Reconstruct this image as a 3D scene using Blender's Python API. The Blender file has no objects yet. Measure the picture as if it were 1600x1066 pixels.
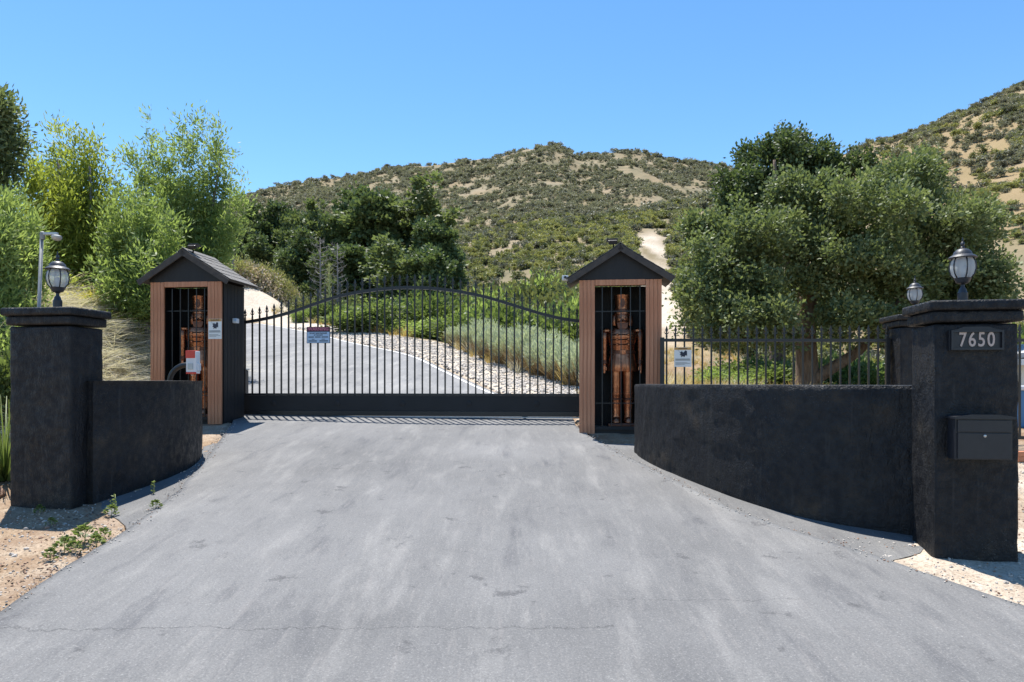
import bpy, bmesh, math, random
import numpy as np
from mathutils import Vector, Matrix
R = math.radians
scn = bpy.context.scene
COL = scn.collection
# ------------------------------------------------------------------ camera, sky, sun, exposure
E = 1.6                       # eye height; the entrance slopes up away from the camera
F = 1067.0
cam_d = bpy.data.cameras.new('camera'); cam = bpy.data.objects.new('camera', cam_d); COL.objects.link(cam)
cam.location = (0, 0, E); cam.rotation_euler = (R(90), 0, 0)
cam_d.sensor_width = 36; cam_d.lens = 24.0; cam_d.shift_y = 0.040
cam_d.clip_start = 0.05; cam_d.clip_end = 9000
scn.camera = cam
SUN = Vector((-0.30, 0.55, 1.85)).normalized()
w = bpy.data.worlds.new('World'); scn.world = w; w.use_nodes = True
nt = w.node_tree; bg = nt.nodes['Background']
sky = nt.nodes.new('ShaderNodeTexSky'); sky.sky_type = 'NISHITA'; sky.sun_disc = False
sky.sun_elevation = math.asin(SUN.z); sky.sun_rotation = math.atan2(SUN.x, SUN.y)
sky.altitude = 900; sky.air_density = 1.0; sky.dust_density = 0.15; sky.ozone_density = 1.5
hs = nt.nodes.new('ShaderNodeHueSaturation'); hs.inputs['Saturation'].default_value = 1.22; hs.inputs['Hue'].default_value = .497
nt.links.new(sky.outputs[0], hs.inputs['Color']); nt.links.new(hs.outputs[0], bg.inputs[0]); bg.inputs[1].default_value = 0.115
ld = bpy.data.lights.new('sun', 'SUN'); lo = bpy.data.objects.new('sun', ld); COL.objects.link(lo)
ld.energy = 4.6; ld.angle = R(0.53); ld.color = (1.0, 0.955, 0.88)
lo.rotation_euler = (-SUN).to_track_quat('-Z', 'Y').to_euler(); lo.location = (0, 0, 60)
scn.view_settings.view_transform = 'Standard'; scn.view_settings.look = 'None'
scn.view_settings.exposure = 1.0; scn.view_settings.gamma = 1.0; scn.view_settings.use_curve_mapping = False
cy = scn.cycles
cy.max_bounces = 6; cy.diffuse_bounces = 3; cy.glossy_bounces = 3; cy.transmission_bounces = 6; cy.transparent_max_bounces = 6
cy.use_denoising = True
cy.sample_clamp_indirect = 4.0
rng = np.random.default_rng(7)
random.seed(7)

# ------------------------------------------------------------------ maths helpers
def sstep(a, b, v):
    t = np.clip((np.asarray(v, float) - a) / (b - a), 0, 1); return t * t * (3 - 2 * t)
def _h(ix, iy, seed):
    n = (ix.astype(np.int64) * 374761393 + iy.astype(np.int64) * 668265263 + seed * 974711) & 0x7fffffff
    n = ((n ^ (n >> 13)) * 1274126177) & 0x7fffffff
    return ((n ^ (n >> 16)) & 0xffff) / 65535.0
def vnoise(x, y, seed=0):
    x = np.asarray(x, float); y = np.asarray(y, float)
    ix = np.floor(x); iy = np.floor(y); fx = x - ix; fy = y - iy
    fx = fx * fx * (3 - 2 * fx); fy = fy * fy * (3 - 2 * fy)
    a = _h(ix, iy, seed); b = _h(ix + 1, iy, seed); c = _h(ix, iy + 1, seed); d = _h(ix + 1, iy + 1, seed)
    return (a * (1 - fx) + b * fx) * (1 - fy) + (c * (1 - fx) + d * fx) * fy
def fbm(x, y, seed=0, o=4):
    s = 0; a = .5; t = 0
    for k in range(o):
        s = s + a * vnoise(x * 2 ** k, y * 2 ** k, seed + k * 17); t += a; a *= .5
    return s / t
def pix(px, py, Y):           # a point at depth Y that lies on that image ray (layout aid only)
    return Vector(((px - 800) / F * Y, Y, E + (597 - py) / F * Y))
def catmull(pts, n):
    P = [Vector(p) for p in pts]; P = [2 * P[0] - P[1]] + P + [2 * P[-1] - P[-2]]
    out = []
    for i in range(1, len(P) - 2):
        for k in range(n):
            t = k / n
            a, b, c, d = P[i - 1], P[i], P[i + 1], P[i + 2]
            out.append(.5 * ((2 * b) + (c - a) * t + (2 * a - 5 * b + 4 * c - d) * t * t + (3 * b - a - 3 * c + d) * t ** 3))
    out.append(P[-2]); return out

# ------------------------------------------------------------------ ground height (world z)
def base_rel(Y):
    Y = np.asarray(Y, float)
    return np.where(Y < 2, -1.672 + .04 * (np.maximum(Y, -40) - 2), np.where(Y < 11.8, -1.89 + .109 * Y, np.where(Y < 40, -.604 + .15 * (Y - 11.8), 3.626 + .10 * (Y - 40))))
RE = [(1.02, 11.7), (.9, 12.3), (-.25, 14.07), (-1.6, 17.5), (-3.2, 21.5), (-6.0, 25.7), (-9.3, 31), (-15.5, 38.7), (-26, 46), (-42, 51)]   # right edge of the road
REs = np.array([(p.x, p.y) for p in catmull([(a, b, 0) for a, b in RE], 8)])
XG = np.array([(2.6, 10.5), (2.2, 12.5), (1.35, 14.7), (.5, 16.7), (-.65, 20.3), (-2.4, 25.2), (-4.8, 28.6), (-10, 36), (-22, 47), (-60, 60)])   # outer edge of the rock strip
XB = np.array([(-6.3, 5), (-6.2, 9), (-6.15, 13), (-6.5, 15.5), (-9.9, 23.3), (-15, 31), (-22, 38), (-34, 46), (-60, 50)])
def near_rel(x, Y):
    b = base_rel(Y)
    xg = np.interp(Y, XG[:, 1], XG[:, 0]); xb = np.interp(Y, XB[:, 1], XB[:, 0])
    sw = np.where(Y < 10, b, np.where(Y < 10, b, -.80 + .03 * (Y - 10))) - 2.0 * sstep(9.5, 16, x) * sstep(9, 14, Y)
    t = sstep(0, 8, x - xg) * sstep(9.5, 12, Y)
    z = b * (1 - t) + sw * t
    z = z + 2.1 * sstep(0, 3.2, xb - x) * sstep(6.5, 11.5, Y)
    z = z + .10 * sstep(0, 1.5, -4.6 - x) * (1 - sstep(6.5, 9, Y))
    m = ((x + 15.2) / 6.0) ** 2 + ((Y - 44.5) / 4.2) ** 2
    z = z + 2.7 * np.exp(-m * 1.1)
    return z
PXK = np.array([-900, -200, 0, 200, 370, 450, 600, 700, 760, 800, 845, 880, 905, 940, 985, 1010, 1060, 1120, 1200, 1300, 1600, 2400])
YF = np.array([470, 450, 430, 370, 304, 285, 258, 251, 243, 230, 215, 222, 236, 235, 231, 236, 247, 252, 265, 280, 300, 330])
DFK = np.array([600, 600, 560, 520, 480, 470, 450, 440, 430, 420, 420, 420, 430, 440, 440, 430, 430, 430, 430, 430, 430, 430])
PXN = np.array([-900, 0, 300, 500, 600, 700, 800, 900, 1000, 1100, 1200, 1300, 1340, 1400, 1450, 1500, 1560, 1600, 1800, 2400])
YN = np.array([520, 500, 480, 450, 415, 372, 350, 336, 318, 310, 292, 250, 232, 211, 194, 171, 146, 128, 70, 40])
DNK = np.array([120, 110, 100, 100, 100, 105, 110, 115, 120, 130, 155, 190, 200, 205, 205, 205, 205, 205, 205, 205])
D0K = lambda px: np.interp(px, [300, 600, 850, 1100, 1500], [48, 46, 34, 33, 36])
_pc = np.linspace(-900, 2400, 331); _dl = np.exp(np.linspace(math.log(30), math.log(4000), 420)); _T = np.zeros((331, 420))
for i, p in enumerate(_pc):
    d0 = float(D0K(p)); dn = float(np.interp(p, PXN, DNK)); df = float(np.interp(p, PXK, DFK))
    g0 = float(near_rel(np.array((p - 800) / F * d0), np.array(d0)))
    zn = (597 - np.interp(p, PXN, YN)) / F * dn - 0.8; zf = (597 - np.interp(p, PXK, YF)) / F * df - 2.0
    dip = max(zn * .93, 0); 
    kd = [0, d0, d0 + .33 * (dn - d0), d0 + .7 * (dn - d0), dn, dn * 1.3, dn * 1.3 + .45 * (df - dn * 1.3), df, df * 1.5, df * 2.5, 4000]
    mid = dip + .42 * (zf - dip)
    kz = [0, 0, .27 * (zn - g0), .68 * (zn - g0), zn - g0, dip - g0, mid - g0, zf - g0, zf * .6, 10, 0]
    t = np.interp(_dl, kd, kz)
    k = np.array([1, 2, 3, 2, 1.]) / 9
    _T[i] = np.convolve(np.pad(t, 2, mode='edge'), k, 'valid')
def G(x, y, micro=True):
    x = np.asarray(x, float); y = np.asarray(y, float); x, y = np.broadcast_arrays(x, y)
    az = np.arctan2(x, y); r = np.hypot(x, y)
    azc = np.clip(az, R(-56), R(56)); D = r * np.cos(azc); fade = 1 - sstep(R(65), R(120), np.abs(az))
    px = 800 + F * np.tan(azc); d0 = D0K(px)
    Dn = np.minimum(D, d0); s = np.where(D > 1e-6, Dn / np.maximum(D, 1e-6), 1)
    front = np.abs(az) < R(56)
    xn = np.where(front, x * s, np.clip(x, -60, 60)); yn = np.where(front, y * s, np.clip(y, -60, 48))
    z = near_rel(xn, yn)
    fi = np.clip((px + 900) / 10, 0, 329.999); i0 = fi.astype(int); ft = fi - i0
    lj = np.clip((np.log(np.maximum(D, 30)) - math.log(30)) / (math.log(4000) - math.log(30)) * 419, 0, 418.999); j0 = lj.astype(int); jt = lj - j0
    h = (_T[i0, j0] * (1 - ft) + _T[i0 + 1, j0] * ft) * (1 - jt) + (_T[i0, j0 + 1] * (1 - ft) + _T[i0 + 1, j0 + 1] * ft) * jt
    amp = np.clip((D - d0) / 60, 0, 1) * np.clip(D / 120, .25, 1.25)
    gul = (fbm(x / 26, y / 40, 3) - .5) * 6.0 * amp + (fbm(x / 8, y / 8, 9, 3) - .5) * 1.2 * amp
    z = z + (h + gul * np.clip(h / 8, 0, 1)) * fade
    if micro:
        z = z + (fbm(x * 1.3, y * 1.3, 21, 3) - .5) * .10 * sstep(9, 16, r) + (fbm(x * 4, y * 4, 5, 2) - .5) * .03
    return z + E
# driveway outline
DL = np.array([(-14, -6), (-10, 0), (-6, 2), (-4, 3), (-3.45, 3.6), (-3.15, 4.2), (-3.24, 4.89), (-3.25, 5.6), (-3.29, 6.08), (-3.42, 6.97), (-3.74, 8.25), (-4.15, 9.7), (-4.55, 11.1), (-4.86, 12.0)])
DR = np.array([(14, -6), (10, 0), (6, 2), (4.1, 3.3), (3.5, 3.9), (3.22, 4.295), (3.05, 4.64), (2.78, 5.11), (2.4, 5.69), (2.07, 6.32), (1.79, 7.35), (1.42, 8.7), (1.13, 10.02), (1.02, 11.0), (1.05, 12.0)])
def dl(y): return np.interp(y, DL[:, 1], DL[:, 0])
def dr(y): return np.interp(y, DR[:, 1], DR[:, 0])
def vr(y): return np.interp(y, [5.05, 5.25, 5.45, 5.7, 6.1, 6.8, 8, 9, 9.6], [2.72, 3.12, 3.3, 3.45, 2.78, 2.4, 1.92, 1.78, 1.6])
def vl(y): return np.interp(y, [5.7, 6.1, 6.35, 6.6, 7, 8, 9, 9.6], [-3.2, -3.5, -3.85, -4.02, -3.95, -3.88, -4.1, -4.3])
def Gs(x, y): return float(G(np.array(x), np.array(y)))
def Gf(x, y): return near_rel(np.asarray(x, float), np.asarray(y, float)) + E     # smooth, for paved sheets

# ------------------------------------------------------------------ materials
def new_mat(name):
    m = bpy.data.materials.new(name); m.use_nodes = True
    n = m.node_tree.nodes; p = n['Principled BSDF']; return m, m.node_tree, p
def N(t, typ, **kw):
    n = t.nodes.new(typ)
    for k, v in kw.items():
        if k in n.inputs.keys(): n.inputs[k].default_value = v
        else: setattr(n, k, v)
    return n
def noise(t, vec, scale, detail=4, rough=.55):
    n = N(t, 'ShaderNodeTexNoise'); n.inputs['Scale'].default_value = scale; n.inputs['Detail'].default_value = detail; n.inputs['Roughness'].default_value = rough
    if vec is not None: t.links.new(vec, n.inputs['Vector'])
    return n.outputs['Fac']
def ramp(t, fac, stops):
    r = N(t, 'ShaderNodeValToRGB'); e = r.color_ramp.elements
    while len(e) < len(stops): e.new(.5)
    for i, (p, c) in enumerate(stops):
        e[i].position = p; e[i].color = (*c, 1) if len(c) == 3 else c
    t.links.new(fac, r.inputs[0]); return r.outputs[0]
def mixc(t, fac, a, b, mode='MIX'):
    m = N(t, 'ShaderNodeMix', data_type='RGBA', blend_type=mode)
    for s, v in ((0, fac), (6, a), (7, b)):
        if hasattr(v, 'is_output'): t.links.new(v, m.inputs[s])
        else: m.inputs[s].default_value = v if s == 0 else ((*v, 1) if len(v) == 3 else v)
    return m.outputs[2]
def math_(t, op, a, b=None, c=None):
    m = N(t, 'ShaderNodeMath', operation=op)
    for i, v in enumerate((a, b, c)):
        if v is None: continue
        if hasattr(v, 'is_output'): t.links.new(v, m.inputs[i])
        else: m.inputs[i].default_value = v
    return m.outputs[0]
def bump(t, p, h, strength, dist=.02):
    b = N(t, 'ShaderNodeBump'); b.inputs['Strength'].default_value = strength; b.inputs['Distance'].default_value = dist
    t.links.new(h, b.inputs['Height']); t.links.new(b.outputs[0], p.inputs['Normal'])
def objco(t): return N(t, 'ShaderNodeTexCoord').outputs['Object']
def pm(name, c1, c2=None, scale=6, rough=.6, metal=0, bs=0, bscale=40, stretch=None, bd=.01):
    m, t, p = new_mat(name); co = objco(t)
    if stretch:
        mp = N(t, 'ShaderNodeMapping'); mp.inputs['Scale'].default_value = stretch; t.links.new(co, mp.inputs[0]); co = mp.outputs[0]
    if c2 is not None:
        f = noise(t, co, scale, 5); col = ramp(t, f, [(.3, c1), (.7, c2)]); t.links.new(col, p.inputs['Base Color'])
    else: p.inputs['Base Color'].default_value = (*c1, 1)
    p.inputs['Roughness'].default_value = rough; p.inputs['Metallic'].default_value = metal
    if bs: bump(t, p, noise(t, co, bscale, 4), bs, bd)
    return m
def leaf_mat(name, dark, light, tr=.35, odd=None):
    m, t, p = new_mat(name); t.nodes.remove(p)
    a = N(t, 'ShaderNodeAttribute', attribute_name='rnd'); oi = N(t, 'ShaderNodeObjectInfo')
    f = math_(t, 'ADD', math_(t, 'MULTIPLY', a.outputs['Fac'], .7), math_(t, 'MULTIPLY', oi.outputs['Random'], .3))
    st = [(.05, dark), (.75, light)]
    if odd: st.append((.97, odd))
    c = ramp(t, f, st)
    d = N(t, 'ShaderNodeBsdfPrincipled'); d.inputs['Roughness'].default_value = .55; d.inputs['Specular IOR Level'].default_value = .35; t.links.new(c, d.inputs['Base Color'])
    tl = N(t, 'ShaderNodeBsdfTranslucent'); t.links.new(mixc(t, .5, c, (light[0] * 1.3, light[1] * 1.4, light[2] * .6)), tl.inputs[0])
    mx = N(t, 'ShaderNodeMixShader'); mx.inputs[0].default_value = tr
    t.links.new(d.outputs[0], mx.inputs[1]); t.links.new(tl.outputs[0], mx.inputs[2])
    t.links.new(mx.outputs[0], t.nodes['Material Output'].inputs[0]); return m

def stucco(name):
    m, t, p = new_mat(name); co = objco(t)
    f = noise(t, co, 2.2, 6, .6); g = noise(t, co, 14, 5, .6)
    c = ramp(t, f, [(.28, (.004, .0045, .006)), (.50, (.009, .0095, .0115)), (.62, (.015, .0145, .0145)), (.76, (.052, .037, .024))])
    t.links.new(c, p.inputs['Base Color'])
    t.links.new(ramp(t, g, [(.36, (.36,) * 3), (.62, (.70,) * 3)]), p.inputs['Roughness'])
    p.inputs['Specular IOR Level'].default_value = .34
    mp = N(t, 'ShaderNodeMapping'); mp.inputs['Scale'].default_value = (1, 1, .45); t.links.new(co, mp.inputs[0])
    h = math_(t, 'ADD', math_(t, 'MULTIPLY', noise(t, mp.outputs[0], 6, 5, .62), 1.1), math_(t, 'MULTIPLY', noise(t, co, 60, 4, .6), .22))
    vo = N(t, 'ShaderNodeTexVoronoi'); vo.inputs['Scale'].default_value = 90; t.links.new(co, vo.inputs['Vector'])
    sp_ = math_(t, 'MULTIPLY', math_(t, 'LESS_THAN', vo.outputs['Distance'], .13), math_(t, 'GREATER_THAN', noise(t, co, 2.3, 3), .60))
    c = mixc(t, math_(t, 'MULTIPLY', sp_, .7), c, (.30, .29, .27))
    dr_ = N(t, 'ShaderNodeMapping'); dr_.inputs['Scale'].default_value = (9, 9, .7); t.links.new(co, dr_.inputs[0])
    c = mixc(t, ramp(t, noise(t, dr_.outputs[0], 1.6, 5, .6), [(.60, (0,) * 3), (.78, (.5,) * 3)]), c, (.060, .058, .056)); t.links.new(c, p.inputs['Base Color'])
    bump(t, p, h, .9, .05); return m
M = {}
M['stucco'] = stucco('black_painted_stucco')
M['iron'] = pm('black_iron_paint', (.006, .007, .009), (.012, .013, .016), 9, .38, 0, .1, 60)
M['panel'] = pm('black_gate_board', (.005, .005, .006), (.010, .010, .012), 3, .62, 0, .15, 20)
M['black_wood'] = pm('black_stained_wood', (.007, .007, .008), (.014, .0135, .014), 5, .65, 0, .3, 30, (1, 1, .15))
M['redwood'] = pm('redwood_trim', (.38, .150, .072), (.56, .265, .145), 5, .6, 0, .25, 30, (6, 6, .35))
M['bronze_wood'] = M['redwood']
M['shingle'] = pm('grey_asphalt_shingle', (.10, .095, .09), (.19, .18, .17), 30, .9, 0, .5, 160)
M['fascia'] = pm('weathered_dark_fascia', (.04, .034, .03), (.075, .062, .052), 10, .75, 0, .2, 40)
M['copper'] = pm('aged_copper_paint', (.25, .088, .046), (.48, .205, .11), 14, .25, .88, .25, 45)
M['copper_dark'] = pm('dark_copper_paint', (.09, .04, .028), (.16, .07, .045), 14, .35, .7, .2, 45)
M['galv'] = pm('galvanised_steel', (.36, .38, .39), (.5, .52, .53), 12, .45, .5)
M['white_metal'] = pm('white_coated_metal', (.72, .73, .74), (.8, .8, .8), 10, .45)
M['lamp_cap'] = pm('weathered_black_lamp_metal', (.016, .018, .023), (.038, .041, .05), 20, .45, .0, .15, 70)
M['glass'], t, p = new_mat('seeded_lamp_glass')
p.inputs['Base Color'].default_value = (.80, .82, .84, 1); p.inputs['Roughness'].default_value = .12
bump(t, p, noise(t, objco(t), 60, 2), .3, .01)
tp_ = N(t, 'ShaderNodeBsdfTransparent'); tp_.inputs[0].default_value = (.93, .95, .95, 1); tl_ = N(t, 'ShaderNodeBsdfTranslucent'); tl_.inputs[0].default_value = (.75, .77, .78, 1)
ma = N(t, 'ShaderNodeMixShader'); ma.inputs[0].default_value = .5; t.links.new(p.outputs[0], ma.inputs[1]); t.links.new(tl_.outputs[0], ma.inputs[2])
mb = N(t, 'ShaderNodeMixShader'); mb.inputs[0].default_value = .48; t.links.new(ma.outputs[0], mb.inputs[1]); t.links.new(tp_.outputs[0], mb.inputs[2]); t.links.new(mb.outputs[0], t.nodes['Material Output'].inputs[0])
M['red'] = pm('red_plastic', (.55, .035, .02), (.62, .05, .03), 8, .4)
M['white_plastic'] = pm('white_plastic', (.62, .63, .64), (.74, .74, .74), 8, .4)
M['sign_white'] = pm('white_sign_print', (.66, .68, .66), (.72, .74, .72), 5, .45)
M['sign_blue'] = pm('pale_blue_sign_print', (.38, .52, .68), (.42, .56, .72), 5, .45)
M['sign_maroon'] = pm('maroon_sign_print', (.10, .015, .04), (.12, .02, .05), 5, .45)
M['sign_pink'] = pm('faded_red_print', (.52, .16, .22), None, 5, .5)
M['sign_yellow'] = pm('faded_orange_print', (.50, .27, .07), (.56, .32, .1), 5, .5)
M['ink'] = pm('dark_ink', (.015, .02, .04), None, 5, .5)
M['digit'] = pm('rose_grey_metal_digit', (.40, .31, .28), (.48, .38, .34), 20, .4, .3)
M['mail'] = pm('charcoal_powder_coat', (.009, .011, .016), (.014, .016, .022), 20, .42, 0, .08, 300)
M['chrome'] = pm('worn_steel', (.45, .45, .45), None, 5, .35, 1)
M['bark'] = pm('oak_bark', (.10, .065, .045), (.26, .19, .14), 6, .9, 0, .8, 18, (2, 2, .5), .05)
M['bark_grey'] = pm('grey_bark', (.10, .09, .08), (.24, .22, .20), 6, .9, 0, .7, 18, (2, 2, .5), .05)
M['dead'] = pm('dry_grey_stalk', (.16, .145, .13), (.27, .25, .235), 6, .9)
M['rock'] = pm('pale_rock', (.36, .32, .28), (.55, .51, .46), 4, .9, 0, .4, 12)
M['brown_rock'] = pm('brown_rock', (.26, .15, .10), (.38, .25, .18), 5, .9, 0, .5, 12)
M['roof_grey'] = pm('pale_grey_roofing', (.42, .43, .44), (.52, .53, .54), 6, .8)
M['cream_wall'] = pm('cream_wall', (.70, .68, .62), (.76, .74, .68), 3, .8)
M['blue_side'] = pm('blue_painted_side', (.08, .22, .42), (.10, .26, .48), 3, .6)
M['terracotta'] = pm('terracotta', (.42, .16, .08), (.52, .23, .12), 6, .8)
M['pole_grey'] = pm('dull_galvanised_pole', (.20, .21, .215), (.30, .31, .315), 12, .55, .3)
M['paint'] = pm('white_road_paint', (.60, .60, .58), (.74, .74, .72), 8, .7)

def asphalt(name, tone=1.0, crack=False):
    m, t, p = new_mat(name); co = objco(t)
    sx = N(t, 'ShaderNodeSeparateXYZ'); t.links.new(co, sx.inputs[0])
    mp = N(t, 'ShaderNodeMapping'); mp.inputs['Scale'].default_value = (2.3, .55, 1); mp.inputs['Rotation'].default_value = (0, 0, R(14)); t.links.new(co, mp.inputs[0])
    big = noise(t, co, .55, 5, .6); streak = noise(t, mp.outputs[0], 1.6, 6, .62); grain = noise(t, co, 85, 5, .75); mid = noise(t, co, 9, 5, .65)
    a = .112 * tone; b = .175 * tone
    c = ramp(t, big, [(.3, (a, a, a * 1.01)), (.7, (b, b * .995, b * .995))])
    c = mixc(t, ramp(t, streak, [(.53, (0,) * 3), (.72, (.6,) * 3)]), c, (.245 * tone, .24 * tone, .232 * tone))
    c = mixc(t, ramp(t, streak, [(.27, (.75,) * 3), (.44, (0,) * 3)]), c, (.072 * tone, .074 * tone, .082 * tone))
    m2 = N(t, 'ShaderNodeMapping'); m2.inputs['Scale'].default_value = (8, .7, 1); m2.inputs['Rotation'].default_value = (0, 0, R(-9)); t.links.new(co, m2.inputs[0])
    fine = noise(t, m2.outputs[0], 3.5, 5, .6); c = mixc(t, ramp(t, fine, [(.55, (0,) * 3), (.75, (.35,) * 3)]), c, (.24 * tone, .225 * tone, .215 * tone)); c = mixc(t, ramp(t, fine, [(.25, (.3,) * 3), (.42, (0,) * 3)]), c, (.085, .086, .09))
    c = mixc(t, ramp(t, noise(t, co, 2.6, 7, .72), [(.615, (0,) * 3), (.67, (.7,) * 3)]), c, (.062, .062, .066))
    c = mixc(t, math_(t, 'MULTIPLY', ramp(t, grain, [(.32, (1,) * 3), (.50, (0,) * 3)]), .55), c, (.06, .06, .065))
    c = mixc(t, math_(t, 'MULTIPLY', ramp(t, grain, [(.56, (0,) * 3), (.72, (1,) * 3)]), .55), c, (.42, .41, .40))
    h = math_(t, 'ADD', grain, math_(t, 'MULTIPLY', mid, .3))
    if crack:
        for yc, sl, x0, x1, wd in ((4.02, .012, -3.3, .6, .006), (4.42, -.03, .6, 1.9, .003)):
            wob = noise(t, co, 2.2, 6, .7); wob2 = noise(t, co, 23, 3, .6)
            line = math_(t, 'ADD', math_(t, 'MULTIPLY', sx.outputs[0], sl), yc)
            line = math_(t, 'ADD', line, math_(t, 'MULTIPLY', math_(t, 'SUBTRACT', wob, .5), .32))
            line = math_(t, 'ADD', line, math_(t, 'MULTIPLY', math_(t, 'SUBTRACT', wob2, .5), .05))
            d = math_(t, 'ABSOLUTE', math_(t, 'SUBTRACT', sx.outputs[1], line))
            k = math_(t, 'LESS_THAN', d, math_(t, 'MULTIPLY', wob2, wd * 1.7))
            k = math_(t, 'MULTIPLY', k, math_(t, 'MULTIPLY', math_(t, 'GREATER_THAN', sx.outputs[0], x0), math_(t, 'LESS_THAN', sx.outputs[0], x1)))
            c = mixc(t, math_(t, 'MULTIPLY', k, .45), c, (.035, .035, .038)); h = math_(t, 'SUBTRACT', h, math_(t, 'MULTIPLY', k, 1.5))
    t.links.new(c, p.inputs['Base Color']); p.inputs['Roughness'].default_value = .82; p.inputs['Specular IOR Level'].default_value = .3
    bump(t, p, h, .5, .006); return m
M['asphalt'] = asphalt('sealed_asphalt', 1.0, True)
M['asphalt_old'] = asphalt('old_rough_asphalt', .86)
M['asphalt_road'] = asphalt('road_asphalt', 1.35)

def ground_mat():
    m, t, p = new_mat('dry_earth'); co = objco(t)
    at = N(t, 'ShaderNodeAttribute', attribute_name='cov'); sp = N(t, 'ShaderNodeSeparateColor'); t.links.new(at.outputs['Color'], sp.inputs[0])
    n1 = noise(t, co, .35, 6, .6); n2 = noise(t, co, 5, 6, .65); n3 = noise(t, co, 45, 4, .7)
    soil = ramp(t, n1, [(.3, (.25, .165, .10)), (.7, (.36, .26, .17))])
    soil = mixc(t, ramp(t, n2, [(.45, (0,) * 3), (.7, (.8,) * 3)]), soil, (.42, .34, .25))
    soil = mixc(t, ramp(t, n3, [(.34, (.9,) * 3), (.54, (0,) * 3)]), soil, (.12, .08, .05))
    n4 = noise(t, co, 1.7, 6, .7); soil = mixc(t, ramp(t, n4, [(.44, (.85,) * 3), (.58, (0,) * 3)]), soil, (.20, .125, .075))
    soil = mixc(t, ramp(t, n3, [(.6, (0,) * 3), (.75, (.8,) * 3)]), soil, (.55, .49, .42))
    grass = ramp(t, n2, [(.3, (.21, .155, .075)), (.7, (.33, .245, .13))])
    sand = ramp(t, n2, [(.3, (.44, .37, .29)), (.7, (.62, .55, .46))]); sand = mixc(t, ramp(t, n3, [(.36, (.8,) * 3), (.52, (0,) * 3)]), sand, (.25, .20, .155))
    scrub = ramp(t, noise(t, co, .16, 7, .7), [(.3, (.11, .105, .062)), (.50, (.185, .155, .092)), (.74, (.29, .215, .135))])
    c = mixc(t, sp.outputs[0], soil, grass); c = mixc(t, sp.outputs[1], c, scrub); c = mixc(t, sp.outputs[2], c, sand)
    t.links.new(c, p.inputs['Base Color']); p.inputs['Roughness'].default_value = .95; p.inputs['Specular IOR Level'].default_value = .15
    bump(t, p, math_(t, 'ADD', n2, math_(t, 'MULTIPLY', n3, .4)), .7, .05); return m
M['ground'] = ground_mat()
M['oak_leaf'] = leaf_mat('oak_leaves', (.050, .075, .032), (.19, .23, .10), .34, (.34, .36, .18))
M['olive_leaf'] = leaf_mat('narrow_grey_green_leaves', (.10, .15, .05), (.31, .385, .135), .48, (.48, .50, .18))
M['yellow_leaf'] = leaf_mat('yellow_green_leaves', (.13, .175, .035), (.38, .42, .09), .48, (.55, .52, .12))
M['dark_leaf'] = leaf_mat('dark_evergreen_leaves', (.036, .060, .026), (.135, .18, .072), .28, (.24, .27, .11))
M['bright_leaf'] = leaf_mat('bright_green_leaves', (.055, .085, .026), (.175, .225, .075), .40, (.27, .29, .11))
M['sage_leaf'] = leaf_mat('grey_sage_stems', (.24, .26, .19), (.46, .50, .38), .35)
M['brown_stem'] = leaf_mat('brown_dry_stems', (.12, .08, .045), (.26, .18, .10), .2)
M['scrub_leaf'] = leaf_mat('scrub_leaves', (.075, .09, .042), (.21, .22, .095), .28, (.30, .26, .13))
M['scrub_dry'] = leaf_mat('dry_olive_scrub', (.14, .15, .055), (.34, .33, .13), .3)
M['scrub_grey'] = leaf_mat('grey_scrub', (.09, .095, .07), (.20, .195, .15), .25)
M['far_leaf'] = leaf_mat('chaparral_leaves', (.115, .12, .088), (.29, .28, .195), .22)  # distance haze is put into the leaf colour: paler and greyer
M['flower'] = leaf_mat('cream_pink_flower_heads', (.36, .25, .19), (.66, .55, .44), .25)
M['yellow_flower'] = leaf_mat('yellow_flowers', (.35, .33, .03), (.62, .55, .05), .35)
M['straw'] = leaf_mat('bleached_straw', (.38, .32, .25), (.70, .64, .55), .3)
M['gold_grass'] = leaf_mat('golden_dry_grass', (.32, .21, .07), (.56, .42, .18), .35)

# ------------------------------------------------------------------ object helpers
def link(name, me, mat=None, parent=None, loc=None, rot=None):
    o = bpy.data.objects.new(name, me); COL.objects.link(o)
    if mat is not None and me is not None and not me.materials: me.materials.append(mat)
    if parent is not None: o.parent = parent
    if loc is not None: o.location = loc
    if rot is not None: o.rotation_euler = rot
    return o
def tag(o, label=None, cat=None, group=None, kind=None):
    if label: o['label'] = label
    if cat: o['category'] = cat
    if group: o['group'] = group
    if kind: o['kind'] = kind
    return o
def empty(name, loc, rz=0, label=None, cat=None, group=None):
    o = bpy.data.objects.new(name, None); COL.objects.link(o); o.location = loc; o.rotation_euler = (0, 0, rz); o.empty_display_size = .2
    return tag(o, label, cat, group)
def fin(bm, name, smooth=False):
    me = bpy.data.meshes.new(name); bmesh.ops.recalc_face_normals(bm, faces=bm.faces); bm.to_mesh(me); bm.free()
    if smooth: me.shade_smooth()
    return me
def bx(bm, c, s, rot=None, bevel=0):
    mtx = Matrix.Translation(c) @ (rot.to_matrix().to_4x4() if rot else Matrix.Identity(4)) @ Matrix.Diagonal((s[0], s[1], s[2], 1))
    r = bmesh.ops.create_cube(bm, size=1, matrix=mtx)
    if bevel:
        ed = list({e for v in r['verts'] for e in v.link_edges}); bmesh.ops.bevel(bm, geom=ed, offset=bevel, segments=2, affect='EDGES', profile=.6)
def boxm(name, c, s, bevel=0, rot=None):
    bm = bmesh.new(); bx(bm, c, s, rot, bevel); return fin(bm, name)
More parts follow.
